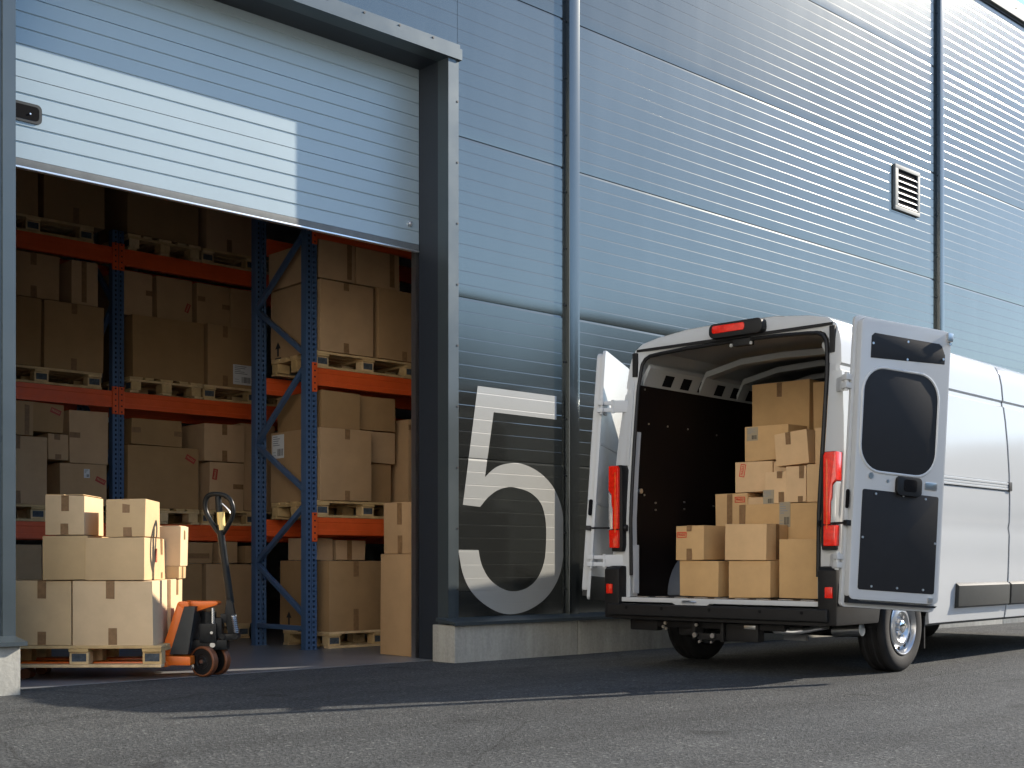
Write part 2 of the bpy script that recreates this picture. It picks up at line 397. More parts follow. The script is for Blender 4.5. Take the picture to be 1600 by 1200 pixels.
# plinth blocks and sloping cap flashing
def plinth(x0, x1):
    mb = MB(); mb.box((x0, 8.115, -.05), (x1, WY + .1, .318), 0, .008); return part(mb, 'plinth', M['plinth'])
xs = [6.80, 8.30, 10.4, 12.5, 14.6, 16.7, 18.8, 20.9, 23.0, 25.1, 27.0]
for a, b in zip(xs, xs[1:]): plinth(a + .006, b - .006)
for a, b in ((1.05, 3.14), (-1.05, 1.05), (-3.2, -1.05), (-6, -3.2)): plinth(a + .006, b - .006)
for x0, x1 in ((6.775, 27.0), (-6.0, 3.165)):
    mb = MB(); mb.prism([(8.075, .318), (8.075, .345), (WY + .02, .378), (WY + .02, .35), (8.105, .326), (8.105, .318)], 0, x0, x1)
    part(mb, 'cap_flashing', M['trim'])
# door frame trims + reveals
DX0, DX1, DZ = 3.17, 6.881, 5.215
mb = MB()
mb.prism([(DX1, 8.29), (DX1 + .085, 8.29), (DX1 + .09, 8.305), (DX1 + .128, 8.305), (DX1 + .128, WY + .12), (DX1, WY + .12)], 2, 0.0, DZ + .0)
z = .62
while z < DZ - .05:
    mb.cyl((DX1 + .113, 8.306, z), (DX1 + .113, 8.297, z), .009, 1, 8); z += .53
part(mb, 'jamb_trim', [M['trim'], M['screw']])
mb = MB()
mb.prism([(DX0 - .128, 8.305), (DX0 - .09, 8.305), (DX0 - .085, 8.29), (DX0, 8.29), (DX0, WY + .12), (DX0 - .128, WY + .12)], 2, 0.0, DZ)
z = .62
while z < DZ - .05:
    mb.cyl((DX0 - .113, 8.306, z), (DX0 - .113, 8.297, z), .009, 1, 8); z += .53
part(mb, 'jamb_trim', [M['trim'], M['screw']])
mb = MB()
mb.prism([(8.27, DZ), (8.27, DZ + .095), (8.30, DZ + .10), (8.30, DZ + .143), (WY + .12, DZ + .143), (WY + .12, DZ)], 0, DX0 - .14, DX1 + .14)
x = DX0 - .05
while x < DX1 + .13:
    mb.cyl((x, 8.302, DZ + .122), (x, 8.292, DZ + .122), .009, 1, 8); x += .36
part(mb, 'header_trim', [M['trim'], M['screw']])
mb = MB()
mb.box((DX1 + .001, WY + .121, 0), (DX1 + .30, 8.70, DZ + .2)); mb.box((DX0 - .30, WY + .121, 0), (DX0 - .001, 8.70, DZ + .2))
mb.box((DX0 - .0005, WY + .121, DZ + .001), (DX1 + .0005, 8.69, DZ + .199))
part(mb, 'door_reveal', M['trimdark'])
# eave flashing and gutter fascia
mb = MB()
mb.box((-6, 8.255, EAVE + .03), (27, 8.75, EAVE + .26), 0, .012)
mb.box((-6, 8.30, EAVE + .001), (27, 8.6, EAVE + .029), 1)
x = -5.6
while x < 27:
    mb.cyl((x, 8.257, EAVE + .15), (x, 8.247, EAVE + .15), .012, 1, 8); x += 1.0
part(mb, 'eave_flashing', [M['flash'], M['screw']])
# rest of the shell
mb = MB()
mb.box((-6.1, 8.76, EAVE), (27.1, 24.2, EAVE + .18)); part(mb, 'roof', M['intwall'])
mb = MB()
mb.box((-6.2, 24.0, 0), (27.2, 24.2, EAVE - .001)); mb.box((-6.2, 8.5, 0), (-6.0, 23.999, EAVE - .001)); mb.box((27.0, 8.5, 0), (27.2, 23.999, EAVE - .001))
part(mb, 'shell_wall', M['intwall'])
mb = MB()
mb.box((-6, WY + .16, .0), (DX0 - .31, WY + .22, EAVE - .002)); mb.box((DX1 + .31, WY + .16, 0), (27, WY + .22, EAVE - .002)); mb.box((DX0 - .309, 9.021, DZ - .2), (DX1 + .309, 9.06, EAVE - .002))
part(mb, 'inner_lining', M['intwall'])
# numeral five: follows the ribs of the cladding
def five():
    K = math.cos(R(47.39)); S = math.sin(R(47.39))
    top = [(7.237, 2.413), (8.209, 2.410)]
    out = [(8.209, 2.206), (7.446, 2.184), (7.336, 1.602)]
    px_outer = [(757.5, 745.5), (775, 730), (797.5, 723.8), (820, 726.3), (845, 740), (865, 762.5), (877, 792.5), (880.5, 824), (880, 868), (872.5, 903), (855, 932), (830, 951), (803, 959.5), (780, 957), (755, 943), (735, 922.5), (722.5, 895), (715.8, 859)]
    px_inner = [(747.5, 859.5), (752.5, 882.5), (765, 905), (785, 920), (805, 923.8), (825, 917.5), (840, 902.5), (850, 877.5), (853, 845), (852, 812), (845, 787), (830, 771), (812.5, 763.8), (795, 761), (777.5, 766), (762.5, 777), (750, 792)]
    def cv(q):
        u = (q[0] - 800) / 1950; v = (877 - q[1]) / 1950; wx = K + u * S; wy = S - u * K; t = WY / wy
        return (t * wx, CAM_H + t * v)
    poly = [cv((746.2, 603)), cv((869.2, 619.2)), cv((869.2, 655.8)), cv((771.2, 644.2))]
    poly += catmull([cv(q) for q in px_outer], 4) + catmull([cv(q) for q in px_inner], 4) + [cv((723, 788.8))]
    from mathutils.geometry import tessellate_polygon
    bm = bmesh.new(); vs = [bm.verts.new((x, WY, z)) for x, z in poly]
    for tri in tessellate_polygon([[Vector((x, z, 0)) for x, z in poly]]): bm.faces.new([vs[i] for i in tri])
    prof = clad_profile(.375, EAVE)
    for y, z in prof:
        if .3 < z < 2.6: bmesh.ops.bisect_plane(bm, geom=bm.verts[:] + bm.edges[:] + bm.faces[:], plane_co=(0, 0, z), plane_no=(0, 0, 1))
    for v in bm.verts:
        z = v.co.z; y = 0
        for (y0, z0), (y1, z1) in zip(prof, prof[1:]):
            if z0 <= z <= z1: y = y0 + (y1 - y0) * ((z - z0) / max(1e-9, z1 - z0)); break
        v.co.y = WY + y - .0022
    m2 = MB(); m2.bm.free(); m2.bm = bm
    bm.normal_update()
    for fa in bm.faces:
        if fa.normal.y > 0: fa.normal_flip()
    return part(m2, 'numeral', M['numeral'], ang=4, recalc=False)
five()
# wall vent
mb = MB(); x0, x1, z0, z1 = 14.17, 14.77, 5.30, 5.87
for a, b in (((x0, z0), (x1, z0 + .05)), ((x0, z1 - .05), (x1, z1)), ((x0, z0 + .0502), (x0 + .07, z1 - .0502)), ((x1 - .05, z0 + .0502), (x1, z1 - .0502))):
    mb.box((a[0], WY - .032, a[1]), (b[0], WY + .01, b[1]), 0, .004)
vent = part(mb, 'vent_grille', M['flash'])
mb = MB(); mb.box((x0 + .07, WY - .012, z0 + .05), (x1 - .05, WY - .006, z1 - .05)); o = mb.build('duct_opening', M['dark'], vent)
mb = MB()
for k in range(6):
    zz = z0 + .075 + k * .075
    mb.prism([(WY - .030, zz - .012), (WY - .025, zz - .016), (WY - .013, zz + .004), (WY - .018, zz + .008)], 0, x0 + .07, x1 - .05)
build_each(mb, 'louvre', M['alu'], vent)

# ------------------------------------------------------------------ sectional door
DY = 8.696; PW = .1135
mb = MB(); mb.box((DX0 - .15, DY + .012, 3.64), (DX1 + .15, DY + .05, 5.3)); sdoor = part(mb, 'sectional_door', M['door'])
z = 3.668; k = 0
zs = []
line0 = 3.778
while z < 5.25:
    z1 = min(line0 + (5 * (k + 1) - 1) * PW, 5.29)
    pr = [(DY, z + .002)]
    for i in range(-2, 30):
        zz = line0 + i * PW
        if z + .03 < zz < z1 - .03: pr += [(DY, zz - .009), (DY + .007, zz - .004), (DY + .007, zz + .003), (DY, zz + .009)]
    pr += [(DY, z1 - .004), (DY + .004, z1 - .001), (DY + .0115, z1 - .001), (DY + .0115, z + .002)]
    mb = MB(); mb.prism(pr, 0, DX0 - .14, DX1 + .001 - .004); mb.build('door_panel', M['door'], sdoor, ang=4)
    z = z1; k += 1
mb = MB(); mb.box((DX0 - .1, DY - .004, 3.615), (DX1 - .006, DY + .045, 3.667), 0, .004); mb.build('bottom_rail', M['seal'], sdoor)
mb = MB(); mb.box((DX0 - .1, DY - .012, 3.598), (DX1 - .006, DY + .03, 3.612), 0, .004); mb.build('bottom_seal', M['alu'], sdoor)
mb = MB(); mb.prism(rrect(3.20, 3.925, 3.505, 4.062, .035), 1, DY - .010, DY + .002)
hd = mb.build('pull_handle', M['greyp'], sdoor)
mb = MB(); mb.prism(rrect(3.22, 3.945, 3.485, 4.042, .025), 1, DY - .0125, DY - .004)
mb.cyl((3.42, DY - .012, 3.985), (3.42, DY - .02, 3.985), .006, 1, 8); mb.build('handle_recess', [M['dark'], M['alu']], hd)
mb = MB(); mb.cyl((6.77, DY - .001, 3.835), (6.77, DY - .02, 3.835), .022, 0, 14); mb.cyl((6.77, DY - .02, 3.835), (6.77, DY - .028, 3.835), .011, 0, 10); mb.build('lock_bolt', M['alu'], sdoor)
for xa in (DX0 - .06, DX1 + .01):
    mb = MB(); mb.box((xa, 8.76, 0), (xa + .05, 8.82, 5.2)); mb.build('guide_track', M['bare'], sdoor)

# ------------------------------------------------------------------ tree belt across the yard (seen only mirrored in cladding and van)
mb = MB()
for i in range(2600):
    ang = R(random.uniform(-100, -2)); dist = random.uniform(62, 78)
    top = 12.0 + 1.3 * math.sin(ang * 19) + .9 * math.sin(ang * 47 + 1)
    if ang > R(-30): top *= .62
    c = Vector((dist * math.cos(ang), 8 + dist * math.sin(ang), random.uniform(0, 1) ** .8 * top))
    s_ = random.uniform(.9, 1.9)
    for q in range(4):
        o = Vector([random.uniform(-1, 1) for _ in range(3)]) * s_
        a = Vector([random.uniform(-1, 1) for _ in range(3)]).normalized() * s_; b = a.orthogonal().normalized() * s_ * .7
        mb.face([c + o - a, c + o - b * .8, c + o + a, c + o + b])
tag(mb.build('woodland', M['leaf'], recalc=False), kind='stuff')

# added white block, unseen left of the yard; its sunlit wall bounces fill inside
M['bouncew'] = mat('bounce_white', (0.90, 0.875, 0.83), 0.6, var=0.04, scale=.6)
WX = -4.4
wing = thing('bounce_wing', 'added unseen white block bouncing sunlight into the doorway', 'building', (WX, -6, 0))
def wpart(mb, name, mt):
    o = mb.build(name, mt, wing); o.location = (-WX, 6, 0); return o
mb = MB(); mb.box((WX - 8, -26, .5), (WX, 8.0, 10.6)); wpart(mb, 'wall', M['bouncew'])
mb = MB(); mb.box((WX - 8.02, -26.02, 0), (WX + .03, 8.02, .498)); wpart(mb, 'base_course', M['plinth'])
mb = MB(); mb.box((WX - 8.1, -26.1, 10.602), (WX + .12, 8.1, 10.85)); wpart(mb, 'roof_edge', M['trim'])
for yy in (-22, -17, -12, -7, -2):  # windows only dress the added block
    mb = MB(); mb.box((WX - .1, yy, 2.0), (WX + .03, yy + 1.6, 3.4), 0, .01); fw = wpart(mb, 'window', M['trim'])
    mb = MB(); mb.box((WX - .05, yy + .07, 2.07), (WX + .034, yy + 1.53, 3.33)); o = mb.build('pane', M['glass'], fw)

# ================================================================== CARTONS
def face_frame(face, sx, sy, sz):
    if face == 'F': return Vector((-sx / 2, -sy / 2, 0)), Vector((1, 0, 0)), Vector((0, -1, 0)), sx
    if face == 'R': return Vector((sx / 2, -sy / 2, 0)), Vector((0, 1, 0)), Vector((1, 0, 0)), sy
    return Vector((-sx / 2, sy / 2, 0)), Vector((0, -1, 0)), Vector((-1, 0, 0)), sy
Z = Vector((0, 0, 1))
def fmtx(o, u, v, n, ang=0):
    if ang:
        c, s = math.cos(ang), math.sin(ang); u, v = u * c + v * s, v * c - u * s
    m = Matrix.Identity(4)
    for i in range(3): m[i][0], m[i][1], m[i][2], m[i][3] = u[i], v[i], n[i], o[i]
    return m
FRAG = text_mesh('FRAGILE', 1.0)
ARW = None
def add_mesh(mb, me, mtx, mi):
    vs = [mb.bm.verts.new(mtx @ v.co) for v in me.vertices]
    for p in me.polygons:
        f_ = mb.bm.faces.new([vs[i] for i in p.vertices]); f_.material_index = mi
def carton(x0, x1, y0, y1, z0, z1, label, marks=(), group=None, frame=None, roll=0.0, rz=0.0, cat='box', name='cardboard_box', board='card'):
    """front face at y0 (towards the viewer in its frame)"""
    sx, sy, sz = x1 - x0, y1 - y0, z1 - z0
    mb = MB(); mb.box((-sx / 2, -sy / 2, 0.001), (sx / 2, sy / 2, sz - .001), 0, .006, 2, jit=.0045)
    loc = Vector(((x0 + x1) / 2, (y0 + y1) / 2, z0)); rot = Euler((0, roll, rz))
    mtx = Matrix.Translation(loc) @ rot.to_matrix().to_4x4()
    if frame: mtx = frame @ mtx
    o = mb.build(name, M[board]); o.matrix_world = mtx
    tag(o, label, cat, group)
    seamtop = False
    for mk in marks:
        k, face = mk[0], mk[1]
        fo, u, n, L = face_frame(face, sx, sy, sz)
        e = .0012
        if k in 'tb':
            fx, ln = mk[2], mk[3]; wd = mk[4] if len(mk) > 4 else .062
            mb = MB(); a = fo + u * (fx * L - wd / 2) + n * (e + .0018)
            za, zb = (sz - ln, sz - .004) if k == 't' else (.004, ln)
            lean = random.uniform(-.004, .004)
            p = [a + Z * za, a + u * (wd + lean) + Z * (za + random.uniform(-.004, .004)), a + u * (wd) + Z * zb, a + Z * zb]
            mb.face(p)
            if k == 't':
                dn = -n * min(L, .25 if face == 'F' else .25)
                q = a - n * .0018 + Z * (sz - za + 0); top0 = a + Z * (sz + .0005 - 0) - n * .006; 
                mb.face([p[3], p[2], top0 + u * wd, top0]); mb.face([top0, top0 + u * wd, top0 + u * wd + dn, top0 + dn])
            mb.build('tape', M['tape'], o, recalc=False)
        elif k == 'h':
            fz, f0, f1 = mk[2], mk[3], mk[4]; wd = .055
            mb = MB(); a = fo + u * (f0 * L) + Z * (fz * sz - wd / 2) + n * (e + .0018)
            mb.face([a, a + u * ((f1 - f0) * L), a + u * ((f1 - f0) * L) + Z * wd, a + Z * wd]); mb.build('tape', M['tape'], o, recalc=False)
        elif k == 'l':
            fx, fz, w_, h_ = mk[2:6]; dk = len(mk) > 6
            m_ = fmtx(fo + u * (fx * L) + Z * (fz * sz) + n * (e + .003), u, Z, n)
            mb = MB(); mb.box((-w_ / 2, -h_ / 2, -.002), (w_ / 2, h_ / 2, 0), 0, mtx=m_)
            bx0 = -.05 * w_; x = bx0
            while x < w_ * .40:
                bw = random.choice((.012, .02, .03)) * w_
                mb.box((x, -h_ * .40, .0002), (x + bw, -h_ * .10, .0007), 1, mtx=m_); x += bw + random.choice((.015, .02, .03)) * w_
            for r_ in range(5):
                mb.box((-w_ * .42, h_ * (.40 - r_ * .09), .0002), (w_ * random.uniform(-.15, .3), h_ * (.435 - r_ * .09), .0006), 2, mtx=m_)
            mb.box((-w_ * .42, -h_ * .38, .0002), (-w_ * .16, -h_ * .36, .0006), 2, mtx=m_); mb.box((-w_ * .42, -h_ * .25, .0002), (-w_ * .2, -h_ * .23, .0006), 2, mtx=m_)
            mb.build('shipping_label', [M['kraft'] if dk else M['paper'], M['ink'], M['greyink']], o)
        elif k == 'f':
            fx, fz, ang, w_ = mk[2:6]; h_ = w_ * .48; solid = len(mk) > 6
            m_ = fmtx(fo + u * (fx * L) + Z * (fz * sz) + n * (e + .003), u, Z, n, R(ang))
            mb = MB()
            if solid:
                mb.box((-w_ / 2, -h_ / 2, -.0015), (w_ / 2, h_ / 2, 0), 0, mtx=m_)
                add_mesh(mb, FRAG, m_ @ Matrix.Translation((0, 0, .0006)) @ Matrix.Diagonal((w_ * .22, h_ * .55, 1, 1)), 1)
                mb.build('fragile_sticker', [M['reddull'], M['card']], o, recalc=False)
            else:
                b = .06 * w_
                for (p, q) in (((-w_ / 2, -h_ / 2), (w_ / 2, -h_ / 2 + b)), ((-w_ / 2, h_ / 2 - b), (w_ / 2, h_ / 2)), ((-w_ / 2, -h_ / 2 + b), (-w_ / 2 + b, h_ / 2 - b)), ((w_ / 2 - b, -h_ / 2 + b), (w_ / 2, h_ / 2 - b))):
                    mb.box((p[0], p[1], 0), (q[0], q[1], .0006), 0, mtx=m_)
                add_mesh(mb, FRAG, m_ @ Matrix.Translation((0, 0, .0006)) @ Matrix.Diagonal((w_ * .195, h_ * .62, 1, 1)), 0)
                mb.build('fragile_sticker', M['red'], o, recalc=False)
        elif k == 'a':
            fx, fz, s_ = mk[2:5]
            m_ = fmtx(fo + u * (fx * L) + Z * (fz * sz) + n * (e + .003), u, Z, n)
            mb = MB()
            for pl in ([(-.12, -.5), (.12, -.5), (.12, .1), (-.12, .1)], [(-.4, .1), (.4, .1), (0, .65)], [(-.45, -.72), (.45, -.72), (.45, -.6), (-.45, -.6)]):
                mb.face([m_ @ Vector((x * s_, y * s_, 0)) for x, y in pl])
            mb.build('up_arrow_mark', M['ink'], o, recalc=False)
        elif k == 'flap':   # loose lifted flap edge on the top
            mb = MB(); zt = sz + .002
            for (a0, a1, lift) in ((.02, .47, random.uniform(.006, .014)), (.53, .97, random.uniform(.004, .012))):
                X0, X1 = -sx / 2 + a0 * sx, -sx / 2 + a1 * sx
                mb.box((X0, -sy / 2 + .01, 0), (X1, sy / 2 - .01, .004), 0, mtx=Matrix.Translation((0, 0, zt)) @ Matrix.Rotation(lift * (1 if a0 < .3 else -1), 4, 'Y'))
            mb.build('lid_flap', M[board], o)
    return o

# ================================================================== PALLETS
def make_pallet(L, W_, label, group):
    """origin at the base centre; L along x, W_ along y; stringers along x"""
    H = .166; t = thing('wooden_pallet', label, 'pallet', (0, 0, 0), 0, group)
    bt = .024; bh = .076
    mb = MB()
    for k, (c, wd) in enumerate(((-W_ / 2 + .0725, .145), (-W_ * .235, .10), (0, .145), (W_ * .235, .10), (W_ / 2 - .0725, .145))):
        mb.box((-L / 2, c - wd / 2, H - bt), (L / 2, c + wd / 2, H), 0, .003, 1)
    mb.build('deck_boards', M['wood'], t)
    mb = MB()
    for c in (-L / 2 + .0725, 0, L / 2 - .0725): mb.box((c - .0725, -W_ / 2, H - 2 * bt), (c + .0725, W_ / 2, H - bt - .0005), 0, .002, 1)
    mb.build('cross_boards', M['wood'], t)
    zb = bt + .0005; zt = H - 2 * bt - .0005
    for cx in (-L / 2 + .0725, 0, L / 2 - .0725):
        for cy in (-W_ / 2 + .0725, 0, W_ / 2 - .0725):
            mb = MB(); mb.box((cx - .0725, cy - .055, zb), (cx + .0725, cy + .055, zt), 0, .004, 1)
            b = mb.build('block', M['wood'], t)
            for s in (-1, 1):
                if abs(cy) > .1 and s * cy > 0:
                    mb = MB(); yy = cy + s * .0555
                    mb.box((cx - .055, yy - .0006, zb + .02), (cx + .055, yy + .0006, zt - .012)); mb.build('stamp', M['stamp'], b)
    mb = MB()
    for cy in (-W_ / 2 + .05, 0, W_ / 2 - .05): mb.box((-L / 2, cy - .05, 0), (L / 2, cy + .05, bt), 0, .003, 1)
    mb.build('skid_boards', M['wood'], t)
    return t
PG = 'wooden pallets carrying the boxes'
pal_long = make_pallet(1.24, .84, 'loaded wooden pallet lifted on the forks of the orange pallet jack', PG)
def put_pallet(x, y, z, rz, label, first=False):
    o = pal_long if first else copy_tree(pal_long)
    o.location = (x, y, z); o.rotation_euler = (0, 0, rz); o['label'] = label
    return o

# ================================================================== RACKS
def rack_post(mb, x, y, h, face=-1):
    """perforated channel, front towards -Y; x = left edge (wide .12), depth .085"""
    wf, dp = .125, .085
    cols = [0, .026, .044, .0555, .0695, .081, .099, .125]   # holes in columns 1 and 5, groove in 3
    p = .05; n = int(h / p)
    bm = mb.bm
    def q(xa, xb, za, zb, yy, mi=0):
        f_ = bm.faces.new([bm.verts.new((x + xa, y + yy, za)), bm.verts.new((x + xb, y + yy, za)), bm.verts.new((x + xb, y + yy, zb)), bm.verts.new((x + xa, y + yy, zb))]); f_.material_index = mi
    for k in range(n):
        z0 = k * p; z1 = z0 + p; a, b = z0 + .013, z0 + .037
        for i in (1, 5):
            q(cols[i], cols[i + 1], z0, a, 0); q(cols[i], cols[i + 1], b, z1, 0)
    for i in (0, 2, 4, 6): q(cols[i], cols[i + 1], 0, n * p, 0)
    q(cols[3], cols[4], 0, n * p, .012)
    for xa in (cols[3], cols[4]):
        bm.faces.new([bm.verts.new((x + xa, y, 0)), bm.verts.new((x + xa, y + .012, 0)), bm.verts.new((x + xa, y + .012, n * p)), bm.verts.new((x + xa, y, n * p))])
    for xa in (0, wf):
        bm.faces.new([bm.verts.new((x + xa, y, 0)), bm.verts.new((x + xa, y + dp, 0)), bm.verts.new((x + xa, y + dp, n * p)), bm.verts.new((x + xa, y, n * p))])
        s_ = 1 if xa == 0 else -1
        bm.faces.new([bm.verts.new((x + xa, y + dp, 0)), bm.verts.new((x + xa + s_ * .03, y + dp, 0)), bm.verts.new((x + xa + s_ * .03, y + dp, n * p)), bm.verts.new((x + xa, y + dp, n * p))])
    # dark inner web so the holes read dark
    q(.01, .115, 0, n * p, .05, 1)
def upright_frame(t, x, y0, y1, h, zig, ox, oy):
    for y in (y0, y1 - .085):
        mb = MB(); rack_post(mb, x - ox, y - oy, h); mb.box((x - ox - .01, y - oy - .015, 0), (x - ox + .135, y - oy + .10, .008))
        mb.build('post', [M['blue'], M['hole']], t, recalc=False)
    for (ya, za, yb, zb) in zig:
        mb = MB(); A = Vector((x - ox + .03, ya - oy, za)); B = Vector((x - ox + .03, yb - oy, zb)); d = B - A; L = d.length
        m_ = Matrix.Translation(A) @ Matrix(((1, 0, 0, 0), (0, d.y / L, -d.z / L, 0), (0, d.z / L, d.y / L, 0), (0, 0, 0, 1)))
        mb.box((-.022, -.02, -.024), (.022, L + .02, .024), 0, .006, 2, mtx=m_)
        for c in (A, B): mb.cyl((c.x - .03, c.y, c.z), (c.x + .03, c.y, c.z), .012, 0, 8)
        mb.build('brace', M['blue'], t)
def beam(t, xa, xb, y, z0, z1, ox, oy, dp=.06, conn=True, face=-1):
    mb = MB(); h = z1 - z0
    pr = [(y - oy, z0), (y - oy + dp, z0), (y - oy + dp, z1), (y - oy + .02, z1), (y - oy + .02, z1 - .03), (y - oy, z1 - .032)] if face < 0 else [(y - oy, z0), (y - oy + dp, z0), (y - oy + dp, z1), (y - oy, z1)]
    pr = [(y - oy, z0), (y - oy + dp, z0), (y - oy + dp, z1), (y - oy, z1), (y - oy, z1 - .045), (y - oy + .004, z1 - .05), (y - oy + .004, z0 + .05), (y - oy, z0 + .045)]
    mb.prism(pr, 0, xa - ox, xb - ox)
    b = mb.build('beam', M['orange'], t)
    if conn:
        for xx, sgn in ((xa, -1), (xb, 1)):
            mb = MB(); x_in = xx - ox; xo = x_in + sgn * .062
            lo, hi = min(x_in, xo), max(x_in, xo)
            mb.box((lo, y - oy - .022, z0 - .07), (hi, y - oy - .0165, z1 + .045), 0, .002, 1)
            mb.box((x_in - .002, y - oy - .0162, z0 - .07), (x_in + .002, y - oy - .0005, z1 + .045))
            for k in range(5):
                zz = z0 - .045 + k * .06; mb.cyl(((lo + hi) / 2, y - oy - .0222, zz), ((lo + hi) / 2, y - oy - .0235, zz), .0095, 1, 8)
            mb.build('beam_connector', [M['orange'], M['hole']], b)
    return b
RG = 'pallet racks inside the warehouse'
# back rack
LY0, LY1 = 12.30, 13.25; LX = [2.86, 5.70, 8.54, 11.4]
LLV = [(1.09, 1.26), (2.46, 2.63), (3.955, 4.12)]
t = thing('pallet_rack', 'orange and blue pallet rack along the back with boxes and pallets on every level', 'rack', (5.76, LY0, 0), 0, RG)
for x in LX:
    zig = [(LY0 + .05, .12, LY1 - .05, .12)]; z = .15; s = 0
    while z < 3.7:
        a, b = (LY0 + .05, LY1 - .05) if s % 2 == 0 else (LY1 - .05, LY0 + .05)
        zig.append((a, z, b, z + .85)); z += .85; s += 1
    upright_frame(t, x, LY0, LY1, 4.32, zig, 5.76, LY0)
for xa, xb in zip(LX, LX[1:]):
    for z0, z1 in LLV:
        beam(t, xa + .127, xb - .002, LY0 + .012, z0, z1, 5.76, LY0); beam(t, xa + .127, xb - .002, LY1 - .085, z0, z1, 5.76, LY0, conn=False)
# near rack, its blue end frame facing the doorway
RX, RY0, RY1 = 6.71, 10.24, 11.25
RLV = [(1.125, 1.295), (2.585, 2.755), (4.02, 4.19)]
t = thing('pallet_rack', 'nearer pallet rack whose blue zigzag braced end frame stands just inside the doorway', 'rack', (RX, RY0, 0), 0, RG)
ya, yb = RY0 + .05, RY1 - .05
zig = [(yb, .22, ya, .22), (ya, .30, yb, .93), (yb, .95, ya, 1.55), (ya, 1.62, yb, 2.25), (yb, 2.28, ya, 2.90), (ya, 2.96, yb, 3.55)]
zig = [(yb, .21, ya, .21), (ya, .33, yb, .845), (yb, .845, ya, 1.42), (ya, 1.55, yb, 2.06), (yb, 2.06, ya, 2.77), (ya, 2.88, yb, 3.44), (yb, 3.44, ya, 4.08)]
upright_frame(t, RX, RY0, RY1, 5.2, zig, RX, RY0)
upright_frame(t, RX + 2.84, RY0, RY1, 5.2, zig, RX, RY0)
for z0, z1 in RLV:
    beam(t, RX + .127, RX + 2.838, RY0 + .012, z0, z1, RX, RY0); beam(t, RX + .127, RX + 2.838, RY1 - .072, z0, z1, RX, RY0, conn=False)

# ---------------------------------------------------------------- boxes on the back rack
LB = 'boxes on the back pallet rack'
F0 = 12.315
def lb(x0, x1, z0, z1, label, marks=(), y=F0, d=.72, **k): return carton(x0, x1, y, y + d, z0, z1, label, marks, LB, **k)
zp = .167
# top level
lb(4.36, 4.93, 4.29, 5.05, 'dim box at the far left of the top shelf of the back rack')
lb(4.99, 5.62, 4.29, 5.10, 'dim box with a low centre tape on the top shelf, left of the blue post', (('b', 'F', .52, .16),))
lb(5.87, 6.69, 4.29, 5.15, 'wide plain box on the top shelf just right of the blue post')
lb(6.79, 7.40, 4.29, 5.12, 'top shelf box with bottom tape, partly behind the nearer rear blue post', (('b', 'F', .45, .14),))
put_pallet(4.88, 12.72, 4.121, 0, 'top shelf pallet under two dim boxes left of the blue post')
put_pallet(6.28, 12.90, 4.121, R(90), 'top shelf pallet shown end on, right of the blue post')
put_pallet(7.35, 12.72, 4.121, 0, 'top shelf pallet beside the nearer blue post, below the door seal')
# second shelf
lb(4.44, 4.96, 2.80, 3.48, 'dim box on the middle shelf at the left door jamb, under the taller stack')
lb(4.99, 5.61, 2.80, 3.48, 'large box taped top and bottom on the middle shelf left of the blue post', (('t', 'F', .50, .11), ('b', 'F', .49, .12)))
lb(4.50, 5.16, 3.485, 3.93, 'shadowed box with two tapes on top of the middle shelf stack, far left', (('t', 'F', .60, .12), ('b', 'F', .60, .12)), y=F0 + .03)
lb(5.28, 5.56, 3.485, 3.93, 'narrow shadowed box with one full height tape, upper middle shelf left of the post', (('t', 'F', .48, .42, .055),), y=F0 + .03)
lb(5.93, 6.76, 2.80, 3.46, 'big plain box with a bright vertical fold line, middle shelf right of the post')
lb(6.80, 7.40, 2.80, 3.47, 'middle shelf box with a white barcode label by the nearer blue post', (('t', 'F', .36, .13), ('b', 'F', .36, .12), ('l', 'F', .72, .22, .24, .22)))
lb(5.86, 6.21, 3.465, 3.93, 'upper middle shelf box with a side tape, touching the right of the blue post', (('h', 'F', .60, .02, .36), ('h', 'F', .56, .78, 1.0)), y=F0 + .12, d=.6)
lb(6.26, 6.68, 3.465, 3.93, 'upper middle shelf box with a small tilted red sticker low on its right', (('f', 'F', .86, .35, 70, .10, 1),), y=F0 + .12, d=.6)
lb(6.74, 7.14, 3.475, 3.93, 'upper middle shelf box with tapes at both sides under the orange beam', (('h', 'F', .62, .0, .24), ('h', 'F', .50, .76, 1.0)), y=F0 + .12, d=.6)
lb(7.155, 7.50, 3.475, 3.93, 'plain upper middle shelf box half behind the nearer rear blue post', y=F0 + .12, d=.6)
put_pallet(4.965, 12.72, 2.631, 0, 'middle shelf pallet left of the blue post, under a large taped box')
put_pallet(6.30, 12.90, 2.631, R(90), 'middle shelf pallet shown end on, under the big plain box right of the post')
put_pallet(7.37, 12.72, 2.631, 0, 'middle shelf pallet under the box with the white barcode label')
